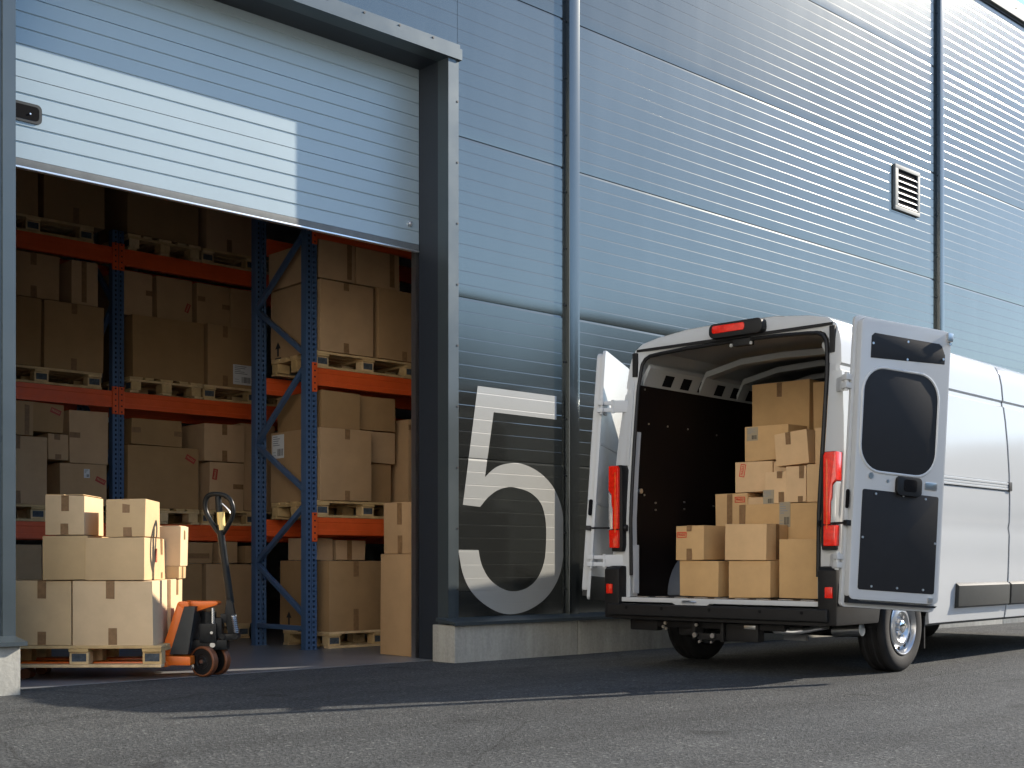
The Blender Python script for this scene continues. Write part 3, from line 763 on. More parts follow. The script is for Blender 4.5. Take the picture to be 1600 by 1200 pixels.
# first shelf
lb(4.40, 5.02, 1.43, 2.105, 'tall grey brown box on the lowest shelf behind the left door jamb', (('t', 'F', .52, .13), ('b', 'F', .52, .13)))
lb(4.45, 4.88, 2.11, 2.45, 'box at the left jamb with a shiny vertical tape, top of the lowest shelf stack', (('t', 'F', .86, .335, .05),))
lb(4.885, 5.20, 2.16, 2.45, 'slightly tilted box with a red sticker at its upper right, lowest shelf', (('f', 'F', .74, .74, -18, .11, 1),), roll=R(1.5), y=F0 + .04)
lb(5.03, 5.235, 1.885, 2.145, 'smallest box of the lowest shelf, taped top and bottom, between larger ones', (('t', 'F', .45, .06), ('b', 'F', .50, .055)), d=.5)
lb(5.25, 5.66, 1.86, 2.40, 'square box with a dark tape at its left edge, left of the blue post', (('h', 'F', .53, .0, .27),))
lb(5.15, 5.64, 1.43, 1.855, 'box with torn label and slanted red sticker on the lowest shelf', (('f', 'F', .87, .62, -24, .11, 1), ('l', 'F', .57, .78, .06, .09)))
lb(5.915, 6.49, 2.095, 2.37, 'flat box taped at both ends on top of a big box, right of the post', (('h', 'F', .55, .0, .18), ('h', 'F', .5, .84, 1.0)), d=.6)
lb(5.87, 6.69, 1.43, 2.09, 'big box with a slanted red sticker at upper right, lowest shelf right of the post', (('f', 'F', .88, .82, -28, .12, 1),))
lb(6.76, 7.255, 1.965, 2.38, 'box taped top and bottom, upper one of a pair behind the pallet jack handle', (('t', 'F', .50, .12), ('b', 'F', .50, .125)))
lb(6.82, 7.25, 1.43, 1.96, 'box with an upright red sticker and side tape behind the pallet jack handle', (('f', 'F', .16, .74, 82, .12, 1), ('h', 'F', .50, .68, .98)))
lb(7.265, 7.70, 1.43, 2.09, 'narrow visible box beside the nearer rear post, lowest shelf', y=F0 + .03)
lb(7.265, 7.72, 2.095, 2.42, 'shaded box topping the stack beside the nearer rear post, lowest shelf', y=F0 + .1, d=.6)
lb(8.0, 8.5, 1.43, 2.1, 'box far behind the nearer rack on the lowest shelf of the back rack')
put_pallet(4.93, 12.72, 1.261, 0, 'lowest shelf pallet behind the stacked boxes at the left jamb')
put_pallet(6.26, 12.90, 1.261, R(90), 'lowest shelf pallet shown end on, above the orange beam left of the jack handle')
put_pallet(7.35, 12.72, 1.261, 0, 'lowest shelf pallet behind the jack handle loop')
# floor
lb(4.30, 4.97, zp, 1.03, 'large shadowed box on the floor behind the left jamb')
lb(6.00, 6.73, zp, .84, 'brown floor box under the lowest beam, left of the jack handle shaft')
lb(6.78, 7.40, zp, .835, 'brown floor box right of the jack handle shaft, beside the blue end frame')
lb(6.45, 6.86, .845, 1.07, 'small box on a floor box directly left of the jack handle shaft', (('h', 'F', .35, .1, .9),), d=.5)
lb(6.93, 7.17, .845, 1.08, 'small box on a floor box directly right of the jack handle shaft', d=.5)
lb(7.27, 7.50, .845, 1.04, 'small bright box on a floor box, half behind the near blue rear post', d=.5)
put_pallet(4.75, 12.72, .005, 0, 'floor pallet in shadow behind the left jamb')
put_pallet(6.70, 12.72, .005, 0, 'floor pallet under the brown boxes behind the jack wheels')
# ---------------------------------------------------------------- boxes on the nearer rack
NB = 'boxes on the nearer pallet rack'
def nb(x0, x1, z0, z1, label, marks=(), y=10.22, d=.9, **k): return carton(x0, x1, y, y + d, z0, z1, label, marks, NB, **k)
nb(6.86, 7.50, 2.925, 3.625, 'large box with black up arrow on its side, upper level of nearer rack', (('t', 'F', .48, .08), ('b', 'F', .48, .10), ('a', 'L', .16, .13, .13)))
nb(7.57, 8.22, 2.925, 3.64, 'large box beside the right door jamb on the upper level of the nearer rack', (('b', 'F', .5, .10),))
nb(6.86, 7.30, 3.645, 4.02, 'shaded box at the top of the nearer rack, next to the blue frame', (('t', 'F', .85, .35, .06),), y=10.26)
nb(7.32, 7.86, 3.645, 4.015, 'shaded box at the top of the nearer rack, next to the right jamb', (('t', 'F', .82, .34, .06),), y=10.26)
nb(6.86, 7.48, 1.465, 2.175, 'large box with white barcode label on its side, lower level of nearer rack', (('t', 'F', .52, .10), ('b', 'F', .52, .10), ('l', 'L', .16, .80, .22, .24)))
nb(6.90, 7.36, 2.18, 2.545, 'dark box on top of the barcode box under the upper orange beam', y=10.26, d=.8)
nb(7.40, 7.87, 2.20, 2.545, 'dark box high in the shade near the right jamb, under the upper beam', y=10.34)
nb(7.56, 7.86, 1.465, 1.87, 'dark box standing on the lower level in deep shade right of the barcode box', y=10.40)
nb(7.50, 7.88, 1.875, 2.195, 'dark middle box of the shaded stack right of the barcode box', y=10.36)
nb(7.96, 8.40, 1.465, 2.34, 'tall narrow box at the right jamb on the lower level of the nearer rack', (('h', 'F', .9, .0, .1),), y=10.24)
nb(6.98, 7.62, .17, .87, 'grey brown box taped top and bottom on the floor pallet beside the blue frame', (('t', 'F', .50, .16), ('b', 'F', .50, .22), ('a', 'L', .2, .15, .12)), y=10.24)
nb(6.99, 7.20, .875, 1.10, 'dark small box on the floor level box behind the blue front post', y=10.5, d=.5)
nb(7.24, 7.60, .875, 1.08, 'small taped box under the lower orange beam of the nearer rack', (('t', 'F', .45, .2, .06),), y=10.5, d=.45)
put_pallet(7.46, 10.66, 2.756, 0, 'pallet on the upper level of the nearer rack'); put_pallet(8.75, 10.66, 2.756, 0, 'pallet on the upper level of the nearer rack by the right jamb')
put_pallet(7.46, 10.66, 1.296, 0, 'pallet under the large box with the barcode label on its side'); put_pallet(8.75, 10.66, 1.296, 0, 'pallet on the lower level of the nearer rack by the right jamb')
put_pallet(7.60, 10.66, .005, 0, 'floor pallet with a pale block beside the blue end frame')
# ---------------------------------------------------------------- two boxes by the right jamb
carton(6.91, 7.50, 8.86, 9.31, .006, .928, 'tall upright plain box on the floor by the right door jamb', (), 'boxes stacked by the right jamb', rz=R(6))
carton(6.935, 7.48, 8.87, 9.29, .93, 1.40, 'taped box on top of the tall box by the right door jamb', (('t', 'L', .50, .20), ('b', 'L', .52, .17)), 'boxes stacked by the right jamb', rz=R(6))

# ================================================================== LOADED PALLET + JACK
PA = R(-41); PK = .956; P0 = Vector((4.411, 8.711, 0)) * PK
FR = Matrix.Translation(P0) @ Matrix.Rotation(PA, 4, 'Z')      # x = towards the jack handle, y = into the hall
pc = FR @ Vector((-.61 * PK, .42 * PK, .10)); put_pallet(pc.x, pc.y, pc.z, PA, 'loaded wooden pallet lifted on the forks of the orange pallet jack', True).scale = (PK, PK, PK)
QG = 'boxes on the jacked pallet'
pz = .065 + .166
def qb(x0, x1, z0, z1, label, marks=(), y=.01, d=.6, **k):
    zz = lambda v: CAM_H + (v - CAM_H) * PK
    return carton(x0 * PK, x1 * PK, y * PK, (y + d) * PK, zz(z0), zz(z1), label, [tuple(m_) for m_ in marks], QG, frame=FR, board='card_lit_pallet', **k)
qb(-1.21, -.665, pz, .722, 'bottom box of the jacked pallet next to the left plinth', (('t', 'F', .60, .13), ('b', 'F', .60, .10)), d=.44)
qb(-.655, -.055, pz, .72, 'wide bottom box at the front of the jacked pallet, taped top and bottom', (('t', 'F', .47, .13), ('b', 'F', .50, .125)), d=.44)
qb(-1.20, -.54, pz, .715, 'hidden bottom box at the rear left of the jacked pallet', y=.47, d=.36)
qb(-.53, -.03, pz, .722, 'rear bottom box of the jacked pallet, half shaded on its sunlit end', (('t', 'R', .55, .12),), y=.46, d=.37)
qb(-.877, -.545, .724, 1.056, 'left box of the pallet middle row, plain kraft front', (), y=.0, d=.55)
qb(-.560, -.112, .726, 1.046, 'pallet middle row box with the jack handle shadow on its sunlit end', (('f', 'R', .52, .58, 90, .10, 1), ('t', 'R', .80, .12, .05), ('b', 'R', .80, .05, .05)), y=-.004, d=.62)
qb(-.863, -.568, 1.06, 1.362, 'top left box of the pallet with three tape scraps and a lifted lid', (('t', 'F', .52, .115, .055), ('b', 'F', .50, .085, .055), ('t', 'F', .5, .02, .03), ('flap', 'F')), d=.47)
qb(-.408, -.112, 1.048, 1.335, 'top right box of the pallet with a sunlit white looking end', (('t', 'F', .52, .10, .055), ('b', 'F', .55, .07, .06)), d=.42)
qb(-.34, .005, .827, 1.145, 'upper rear box of the pallet with a sunlit end beside the jack handle', (('t', 'R', .5, .10, .05), ('flap', 'F')), y=.63, d=.26)
qb(-.36, -.01, .724, .825, 'low rear box squeezed under the upper rear box on the pallet', (('t', 'R', .5, .09, .05),), y=.63, d=.25)

jk = thing('pallet_jack', 'orange hand pallet jack with a black loop handle under the loaded pallet', 'pallet jack', FR @ Vector((0.065, .43, 0)), PA)
# jack frame: x = s - .1 ; centre y = 0
def J(s, z, y=0): return Vector((s - .1, y, z))
mb = MB()   # forks
for s in (-1, 1):
    mb.box(J(-1.08, .085, s * .17 - .075), J(.04, .128, s * .17 + .075), 0, .012)
forks = mb.build('forks', M['orangej'], jk)
mb = MB()
for s in (-1, 1): mb.cyl(J(-1.0, .04, s * .17 - .06), J(-1.0, .04, s * .17 + .06), .04, 0, 16)
build_each(mb, 'load_roller', M['poly'], forks)
# A-frame housing: two orange side cheeks, dark infill, top plate and bottom shoes
mb = MB()
for s in (-1, 1):
    y0 = s * .13 - .018
    mb.prism([(J(a, b).x, b) for a, b in ((-.035, .165), (.035, .165), (.150, .552), (.105, .565), (.092, .555))], 1, y0, y0 + .036, 0, .006)
mb.prism([(J(a, b).x, b) for a, b in ((-.09, .095), (.20, .095), (.20, .158), (-.05, .168), (-.09, .16))], 1, -.20, .20, 0, .012)
mb.prism([(J(a, b).x, b) for a, b in ((.092, .535), (.16, .515), (.21, .484), (.30, .515), (.365, .535), (.38, .552), (.36, .566), (.10, .566))], 1, -.075, .075, 0, .012)
mb.prism([(J(a, b).x, b) for a, b in ((.092, .545), (.15, .50), (.175, .50), (.175, .566), (.10, .566))], 1, -.15, .15, 0, .01)
fr_ = mb.build('lift_frame', M['orangej'], jk)
mb = MB(); mb.prism([(J(a, b).x, b) for a, b in ((.036, .175), (.17, .175), (.225, .53), (.145, .53))], 1, -.152, .152); mb.build('infill_plate', M['greyp'], fr_)
mb = MB()
for s in (-1, 1): mb.cyl(J(.005, .225, s * .146), J(.005, .225, s * .158), .014, 0, 12)
build_each(mb, 'pivot_bolt', M['bare'], fr_)
mb = MB(); mb.box(J(.17, .055, -.05), J(.20, .092, .05), 0, .004); mb.build('stop_lug', M['bare'], fr_)
# hydraulic unit
mb = MB()
mb.box(J(.235, .25, -.075), J(.365, .40, .075), 0, .015); mb.cyl(J(.29, .40, 0), J(.29, .485, 0), .06, 0, 20); mb.box(J(.12, .20, -.06), J(.44, .275, .06), 0, .012)
mb.box(J(.33, .29, -.05), J(.40, .44, .05), 0, .012)
hyd = mb.build('hydraulic_pump', M['steel'], jk)
mb = MB(); mb.cyl(J(.335, .39, -.055), J(.335, .515, -.055), .016, 0, 14); mb.build('piston_rod', M['chrome'], hyd)
mb = MB(); mb.cyl(J(.335, .238, -.061), J(.335, .238, -.072), .020, 0, 14); mb.cyl(J(.33, .33, -.076), J(.33, .33, -.082), .011, 0, 12); build_each(mb, 'grease_bolt', M['bare'], hyd)
# handle yoke + spring
mb = MB()
mb.box(J(.40, .27, -.05), J(.50, .32, .05), 0, .012); mb.cyl(J(.405, .30, -.06), J(.405, .30, .06), .022, 0, 14); mb.cyl(J(.50, .30, -.06), J(.50, .30, .06), .022, 0, 14)
mb.prism([(J(a, b).x, b) for a, b in ((.415, .46), (.44, .32), (.50, .30), (.515, .34), (.475, .56), (.43, .58))], 1, -.03, .03, 0, .008)
mb.box(J(.385, .40, -.035), J(.435, .47, .035), 0, .008)
yoke = mb.build('handle_yoke', M['steel'], jk)
pts = [J(.488 + .0 + .02 * (k / 80) + .018 * math.cos(k * .7), .33 + .13 * (1 - k / 80), -.045 + .018 * math.sin(k * .7)) for k in range(81)]
mb = MB(); mb.tube(pts, .0038, 0, 6); mb.build('spring', M['bare'], yoke)
# handle
mb = MB()
A = J(.455, .55); B = J(.385, 1.06)
ax = (B - A).normalized(); T = J(.362, 1.37)
mb.tube([A, B, B + (T - B) * .95], [.030, .028, .024], 0, 12)
mb2 = mb
hn = mb.build('handle_shaft', M['steel'], jk)
# loop: tapered grip, plane spanned by shaft axis and the jack's crosswise axis
lp = [(.0, 1.055), (.055, 1.13), (.10, 1.21), (.112, 1.275), (.095, 1.335), (.055, 1.365), (0, 1.372), (-.055, 1.365), (-.095, 1.335), (-.112, 1.275), (-.10, 1.21), (-.055, 1.13), (.0, 1.055)]
cv_ = catmull(lp, 5)[:-1]
pts = []
for wv, zz in cv_:
    s_ = .385 + (.362 - .385) * (zz - 1.06) / .31
    pts.append(J(s_ + wv * 1.0, zz - .10 * wv, -wv * .30))
mb = MB(); mb.tube(pts, .0185, 0, 10, closed=True); loop = mb.build('handle_loop', M['steel'], jk)
mb = MB(); q0 = J(.389, 1.10); q1 = J(.379, 1.235); mb.tube([q0, q1], .0305, 0, 12); mb.build('grip_sleeve', M['yellow'], hn)
mb = MB(); mb.tube([J(.392, 1.30), J(.42, 1.275), J(.445, 1.245), J(.455, 1.225)], .006, 0, 8); mb.build('release_lever', M['bare'], hn)
# steering wheels, turned with the handle
SW = J(.305, 0); SR = (0, 0, R(-27)); rr = .115; W2 = .03
for s in (-1, 1):
    cy = s * .074
    mb = MB(); mb.lathe([(.099, -W2), (rr - .008, -W2), (rr, -W2 + .008), (rr, W2 - .008), (rr - .008, W2), (.099, W2), (.099, -W2)], (0, cy, rr), 'Y', 40)
    wh = mb.build('steer_wheel', M['poly'], jk, loc=SW, rot=SR)
    mb = MB(); mb.lathe([(.0, -.022), (.03, -.024), (.034, -.018), (.05, -.016), (.055, -.022), (.10, -.022), (.10, .022), (.0, .022)], (0, cy, rr), 'Y', 36)
    mb.build('hub', M['blackp'], wh)
    mb = MB(); mb.cyl((0, cy + s * .02, rr), (0, cy + s * .036, rr), .015, 0, 14); mb.build('axle_nut', M['bare'], wh)
mb = MB(); mb.cyl((0, -.10, .115), (0, .10, .115), .014, 0, 12); mb.box((-.035, -.022, .115), (.035, .022, .21), 0, .006); mb.build('steer_axle', M['steel'], jk, loc=SW, rot=SR)

# ================================================================== CARGO VAN
VA = R(4.5)
van = thing('cargo_van', 'white high roof delivery van with both rear doors folded open and boxes inside', 'van', (7.745, 6.05, 0), VA)
VF = Matrix.Translation((7.745, 6.05, 0)) @ Matrix.Rotation(VA, 4, 'Z')
def vp(mb, name, mats, parent=van, **k): return mb.build(name, mats, parent, **k)
SEC = [(.94, .335), (1.0, .36), (1.022, .50), (1.035, .75), (1.04, .93), (1.045, 1.10), (1.035, 1.165), (1.045, 1.215), (1.048, 1.40), (1.044, 1.65), (1.03, 1.9), (1.01, 2.12), (.992, 2.255), (.978, 2.268), (.974, 2.30), (.986, 2.318), (.975, 2.45), (.955, 2.55), (.918, 2.625), (.85, 2.672), (.70, 2.705), (.40, 2.738), (0.0, 2.748)]
def rake(z): return .0 if z < 1.2 else .155 * ((z - 1.2) / 1.45) ** 1.15
AX = 1.05; AXF = 5.55; WR = .352; ARCH = .45
def cabscale(x):
    # (top height, half width factor)
    T = [(5.0, 2.748, 1.0), (5.25, 2.70, .99), (5.5, 2.52, .985), (5.9, 2.0, .97), (6.25, 1.48, .96), (6.55, 1.22, .93), (6.75, 1.02, .87), (6.86, .72, .80)]
    if x <= T[0][0]: return T[0][1], 1.0
    for (a, h0, w0), (b, h1, w1) in zip(T, T[1:]):
        if x <= b:
            k = (x - a) / (b - a); return h0 + (h1 - h0) * k, w0 + (w1 - w0) * k
    return T[-1][1], T[-1][2]
def arch(x):
    z = .335 if x > AX else .47
    for a in (AX, AXF):
        if abs(x - a) < ARCH: z = max(z, .36 + math.sqrt(ARCH ** 2 - (x - a) ** 2))
    return z
def section(x, rear=False):
    h, wf = cabscale(x); zb = arch(x); P = []
    for y, z in SEC:
        zz = .335 + (z - .335) * (h - .335) / (2.748 - .335)
        flare = 0
        for a in (AX, AXF):
            dd = math.hypot(x - a, zz - .36)
            if ARCH - .02 < dd < ARCH + .09 and zz < .95: flare = max(flare, .018 * (1 - max(0, dd - ARCH) / .09))
        yy = y * wf + flare
        if zz < zb: zz = zb; yy = max(yy, 1.022 * wf)
        P.append((x + (rake(zz) if rear else 0), yy, zz))
    return P
xcols = [0.0, .16, .3] + [AX - ARCH - .02 + i * (2 * ARCH + .04) / 24 for i in range(25)] + [1.7, 2.0, 2.6, 3.2, 3.8, 4.3, 4.8, 5.0] + [AXF - ARCH - .02 + i * (2 * ARCH + .04) / 20 for i in range(21)] + [6.1, 6.25, 6.4, 6.55, 6.65, 6.75, 6.86]
xcols = sorted(xcols)
mb = MB(); bm = mb.bm; rows = []
for i, x in enumerate(xcols):
    S = section(x, i == 0)
    ring = [bm.verts.new((p[0], -p[1], p[2])) for p in S] + [bm.verts.new(p) for p in S[:-1][::-1]]
    rows.append(ring)
for a, b in zip(rows, rows[1:]):
    for k in range(len(a) - 1):
        bm.faces.new((a[k], a[k + 1], b[k + 1], b[k]))
bm.faces.new(rows[-1])
# rear frame ring: outer loop -> opening loop
OPW = .872; OPT = 2.585; OPB = .575
outer = [v.co.copy() for v in rows[0]]
n = len(outer); half = n // 2
def open_pt(i):
    # same index order as the outer loop (right bottom -> over the roof -> left bottom)
    j = i if i <= half else n - 1 - i
    y, z = SEC[j]
    if z < 2.3: q = (OPW + .015 * min(1, max(0, (z - .6) / 1.2)), max(OPB, z))
    else:
        tt = {16: (.875, 2.44), 17: (.865, 2.51), 18: (.835, 2.555), 19: (.79, 2.578), 20: (.66, 2.588), 21: (.4, 2.60), 22: (0, 2.605)}
        q = tt.get(j, (.885, min(z, 2.44)))
    return Vector((rake(q[1]) + .012, -q[0] if i <= half else q[0], q[1]))
op = [open_pt(i) for i in range(n)]
mid = [o_.lerp(p_, .35) + Vector((-.012, 0, 0)) for o_, p_ in zip(outer, op)]
vmid = [bm.verts.new(p) for p in mid]; vop = [bm.verts.new(p) for p in op]; vin = [bm.verts.new(p + Vector((.10, 0, 0))) for p in op]
for A_, B_ in ((rows[0], vmid), (vmid, vop), (vop, vin)):
    for k in range(n - 1): bm.faces.new((A_[k], B_[k], B_[k + 1], A_[k + 1]))
body = vp(mb, 'body', M['white'], ang=30)
# inner floor/underbody, lining
mb = MB(); mb.box((.02, -.93, .545), (4.4, .93, .574)); mb.build('load_floor', M['panel'], body)
mb = MB()
for k in range(9): mb.box((.045 + k * .0, -.80 + k * .19, .575), (.075, -.80 + k * .19 + .11, .578))
build_each(mb, 'tread_strip', M['alu'], body)
mb = MB()
for s in (-1, 1):
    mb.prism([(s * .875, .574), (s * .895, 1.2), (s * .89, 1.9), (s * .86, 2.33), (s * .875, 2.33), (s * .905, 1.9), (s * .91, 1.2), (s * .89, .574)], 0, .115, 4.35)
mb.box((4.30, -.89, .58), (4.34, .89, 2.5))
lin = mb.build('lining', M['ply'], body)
mb = MB()
for x, z in ((.28, 2.02), (.55, 2.02), (.85, 2.02), (1.3, 2.0), (.22, 1.42), (.38, 1.36), (.38, 1.30), (.8, 1.38), (.8, 1.32), (1.25, 1.36), (.2, 2.3)):
    yy = .888 if z < 2.2 else .868
    mb.cyl((x, yy, z), (x, yy - .012, z), .008, 0, 8)
mb.cyl((.16, .885, 1.45), (.16, .865, 1.45), .022, 0, 10)
build_each(mb, 'lining_screw', M['bare'], lin)
mb = MB()   # wheel boxes
for s in (-1, 1):
    pr = [(AX + .52 * math.cos(R(a)), .575 + .42 * math.sin(R(a))) for a in range(0, 181, 10)]
    mb.prism(pr, 1, s * .66, s * .873, 0, .02)
mb.build('wheel_box', mat('wheel_box_grey', (.10, .115, .14), .5), body)
# interior roof: skin, rails with holes and bows
mb = MB()
ring = [(-.86, 2.40), (-.84, 2.52), (-.75, 2.60), (-.4, 2.655), (0, 2.665), (.4, 2.655), (.75, 2.60), (.84, 2.52), (.86, 2.40)]
for (y0, z0), (y1, z1) in zip(ring, ring[1:]): mb.face([(.20, y0, z0), (4.3, y0, z0), (4.3, y1, z1), (.20, y1, z1)])
mb.build('headliner', mat('inner_paint', (.33, .34, .33), .5), body)
inp = bpy.data.materials['inner_paint']
for s in (-1, 1):
    mb = MB(); mb.prism([(s * .865, 2.32), (s * .79, 2.47), (s * .80, 2.50), (s * .875, 2.40)], 0, .18, 4.2)
    rail = mb.build('roof_rail', inp, body)
    mb = MB()
    for k in range(14):
        xx = .42 + k * .26
        A = Vector((xx, s * .850, 2.350)); Bq = Vector((xx, s * .806, 2.438)); off = Vector((0, -s * .0032, -.0016))
        mb.face([A + off, A + off + Vector((.13, 0, 0)), Bq + off + Vector((.13, 0, 0)), Bq + off])
    mb.build('rail_slot', M['dark'], rail, recalc=False)
for xx in (.95, 1.55, 2.15, 2.75, 3.4):
    mb = MB()
    pr = [(-.83, 2.33), (-.76, 2.47), (-.40, 2.545), (0, 2.56), (.40, 2.545), (.76, 2.47), (.83, 2.33)]
    for (y0, z0), (y1, z1) in zip(pr, pr[1:]):
        for (xa, xb, dz) in ((xx, xx + .10, 0),):
            mb.face([(xa, y0, z0), (xb, y0, z0), (xb, y1, z1), (xa, y1, z1)]); mb.face([(xa, y0, z0), (xa, y0, z0 + .05), (xa, y1, z1 + .05), (xa, y1, z1)]); mb.face([(xb, y0, z0), (xb, y0, z0 + .05), (xb, y1, z1 + .05), (xb, y1, z1)])
    mb.build('roof_bow', inp, body, recalc=False)
# black rubber seal round the opening, dark head strip
mb = MB(); sealp = [p + Vector((-.004, (.018 if p.y < 0 else -.018) if abs(p.y) > .7 else 0, -.014 if p.z > 2.4 else .0)) for p in op if p.z > .6]
mb.tube([p for p in sealp], .016, 0, 8); mb.build('door_seal', M['seal'] if False else M['blackp'], body)
mb = MB(); mb.prism([(rake(2.6) - .010, 2.606), (rake(2.6) + .03, 2.606), (rake(2.6) + .03, 2.628), (rake(2.6) - .010, 2.628)], 1, -.90, .90); 
for s in (-1, 1): mb.box((rake(2.5) - .018, s * .885, 2.40), (rake(2.5) + .02, s * .93, 2.60), 0, .005)
mb.build('head_strip', M['blackp'], body)
mb = MB()   # pressed channel and plate on the inner pillars
for s in (-1, 1):
    mb.box((.02, s * .845, .60), (.10, s * .852, 1.0), 0, .002)
mb.prism([(rake(z) - .004 + q, z) for z, q in ((1.66, 0), (1.9, 0), (2.1, 0), (2.36, 0), (2.36, .03), (1.66, .03))], 1, .905, .94, 0, .01)
build_each(mb, 'pillar_press', M['white'], body)
mb = MB(); mb.box((rake(2.6) - .012, -.20, 2.545), (rake(2.6) + .05, -.04, 2.60), 0, .01)
for y in (-.21, -.03): mb.cyl((rake(2.6) - .01, y, 2.555), (rake(2.6) - .02, y, 2.555), .014, 1, 10)
mb.build('lock_striker', [M['blackp'], M['bare']], body)
# sill plate
mb = MB()
mb.prism([(-.93, .572), (.93, .572), (.93, .535), (.40, .535), (.34, .505), (.10, .505), (.04, .535), (-.93, .535)], 0, -.055, .02, 0, .004)
mb.build('sill_plate', M['white'], body)
mb = MB(); mb.tube([(-.06, .30, .545), (-.085, .27, .55), (-.085, .20, .55), (-.06, .17, .545)], .007, 0, 8); mb.build('striker_loop', M['bare'], body)
# bumper
mb = MB()
mb.box((-.13, -1.00, .425), (.10, 1.00, .520), 0, .018, 3); mb.box((-.09, -.98, .395), (.10, .98, .424), 0, .01)
for s in (-1, 1):
    mb.prism([(-.09, .40), (.56, .40), (.585, .50), (.60, .62), (.42, .70), (.20, .82), (-.05, .83), (-.095, .80)], 1, s * .905, s * 1.058, 0, .02)
bump = vp(mb, 'rear_bumper', M['blackp'])
mb = MB()
for s in (-1, 1): mb.box((-.105, s * .97, .60), (-.09, s * 1.03, .68), 0, .006)
build_each(mb, 'reflector', M['redlens'], bump)
mb = MB()
for y in (-.8, -.45, 0, .45, .8): mb.cyl((-.131, y, .49), (-.134, y, .49), .013, 0, 10)
build_each(mb, 'bumper_plug', M['dark'], bump)
# tail lights
def tail(s):
    mb = MB(); mb.prism([(y * s, z) for y, z in ((.915, .945), (1.02, .945), (1.032, 1.30), (1.03, 1.66), (.925, 1.66), (.91, 1.62), (.905, 1.0))], 0, -.045, .06, 0, .012)
    h = vp(mb, 'tail_light', M['blackp'])
    mb = MB()
    mb.prism([(y * s, z) for y, z in ((.938, .975), (1.028, .975), (1.034, 1.125), (.938, 1.125))], 0, -.066, .05, 0, .010)
    mb.build('brake_lens', M['redlens'], h)
    mb = MB()
    mb.prism([(y * s, z) for y, z in ((.938, 1.13), (.992, 1.13), (.995, 1.30), (1.005, 1.33), (1.008, 1.42), (1.04, 1.45), (1.036, 1.655), (.950, 1.655), (.936, 1.63))], 0, -.066, .05, 0, .010)
    mb.build('tail_lens', M['redlens'], h)
    mb = MB(); mb.prism([(y * s, z) for y, z in ((.962, 1.10), (.972, 1.10), (.972, 1.60), (.962, 1.60))], 0, -.070, -.062, 0, .002); mb.build('light_bar', M['amber'], h)
    mb = MB()
    mb.prism([(y * s, z) for y, z in ((.995, 1.13), (1.034, 1.13), (1.04, 1.44), (1.012, 1.41), (1.009, 1.32), (.998, 1.295))], 0, -.064, .05, 0, .008)
    mb.build('reversing_lens', M['clear'], h)
tail(-1); tail(1)
mb = MB(); rk = rake(2.68); mb.prism(rrect(-.335, 2.618, .150, 2.735, .045), 0, rk - .075, rk + .06, 0, .018)
b3 = vp(mb, 'brake_light_unit', M['blackp'])
mb = MB(); mb.prism(rrect(-.18, 2.655, .115, 2.715, .02), 0, rk - .082, rk - .06, 0, .006); mb.build('brake_lens', M['redlens'], b3)
# sliding door line, rail, mouldings, sill on both sides
def side_strip(x0, x1, z0, z1, out, s):
    pts = []
    for y, z in SEC:
        if z0 < z < z1: pts.append((y, z))
    def yat(zz):
        for (ya, za), (yb_, zb) in zip(SEC, SEC[1:]):
            if za <= zz <= zb and zb > za: return ya + (yb_ - ya) * (zz - za) / (zb - za)
        return 1.0
    pts = [(yat(z0), z0)] + pts + [(yat(z1), z1)]
    return pts
mb = MB(); pts = side_strip(0, 0, .36, 2.63, 0, -1)
for (y0, z0), (y1, z1) in zip(pts, pts[1:]): mb.face([(3.10, -y0 - .0022, z0), (3.109, -y0 - .0022, z0), (3.109, -y1 - .0022, z1), (3.10, -y1 - .0022, z1)])
mb.build('door_gap', M['dark'], body, recalc=False)
mb = MB(); bm = mb.bm
ins = [(y - .01, z) for y, z in pts]
cols = [3.11, 3.118, 3.5, 4.0, 4.42, 4.43]
for i, (xa, xb) in enumerate(zip(cols, cols[1:])):
    for (y0, z0), (y1, z1) in zip(pts, pts[1:]):
        oa = -.002 if i == 0 else .006; ob = -.002 if i == len(cols) - 2 else .006
        mb.face([(xa, -y0 - oa, z0), (xb, -y0 - ob, z0), (xb, -y1 - ob, z1), (xa, -y1 - oa, z1)])
bmesh.ops.remove_doubles(mb.bm, verts=mb.bm.verts[:], dist=1e-5)
sd = vp(mb, 'sliding_door', M['white'], ang=30)
mb = MB(); mb.box((4.2, -1.068, 1.28), (4.36, -1.045, 1.36), 0, .01); mb.build('door_handle', M['blackp'], sd)
mb = MB(); mb.box((.55, -1.052, 1.495), (3.095, -1.03, 1.575), 1); mb.box((.55, -1.062, 1.548), (3.09, -1.04, 1.572), 0, .006); mb.box((.55, -1.060, 1.502), (3.09, -1.04, 1.522), 0, .006); mb.box((.55, -1.058, 1.524), (3.09, -1.04, 1.546), 0, .004)
mb.box((3.06, -1.068, 1.498), (3.128, -1.045, 1.578), 1, .006)
vp(mb, 'slide_rail', [M['white'], M['blackp']])
for x0, x1 in ((1.99, 3.085), (3.125, 4.42)):
    for s in (-1, 1):
        mb = MB(); mb.prism([(s * 1.02, .47), (s * 1.058, .485), (s * 1.066, .66), (s * 1.035, .685)], 0, x0, x1, 0, .008)
        vp(mb, 'side_moulding', M['greyp'])
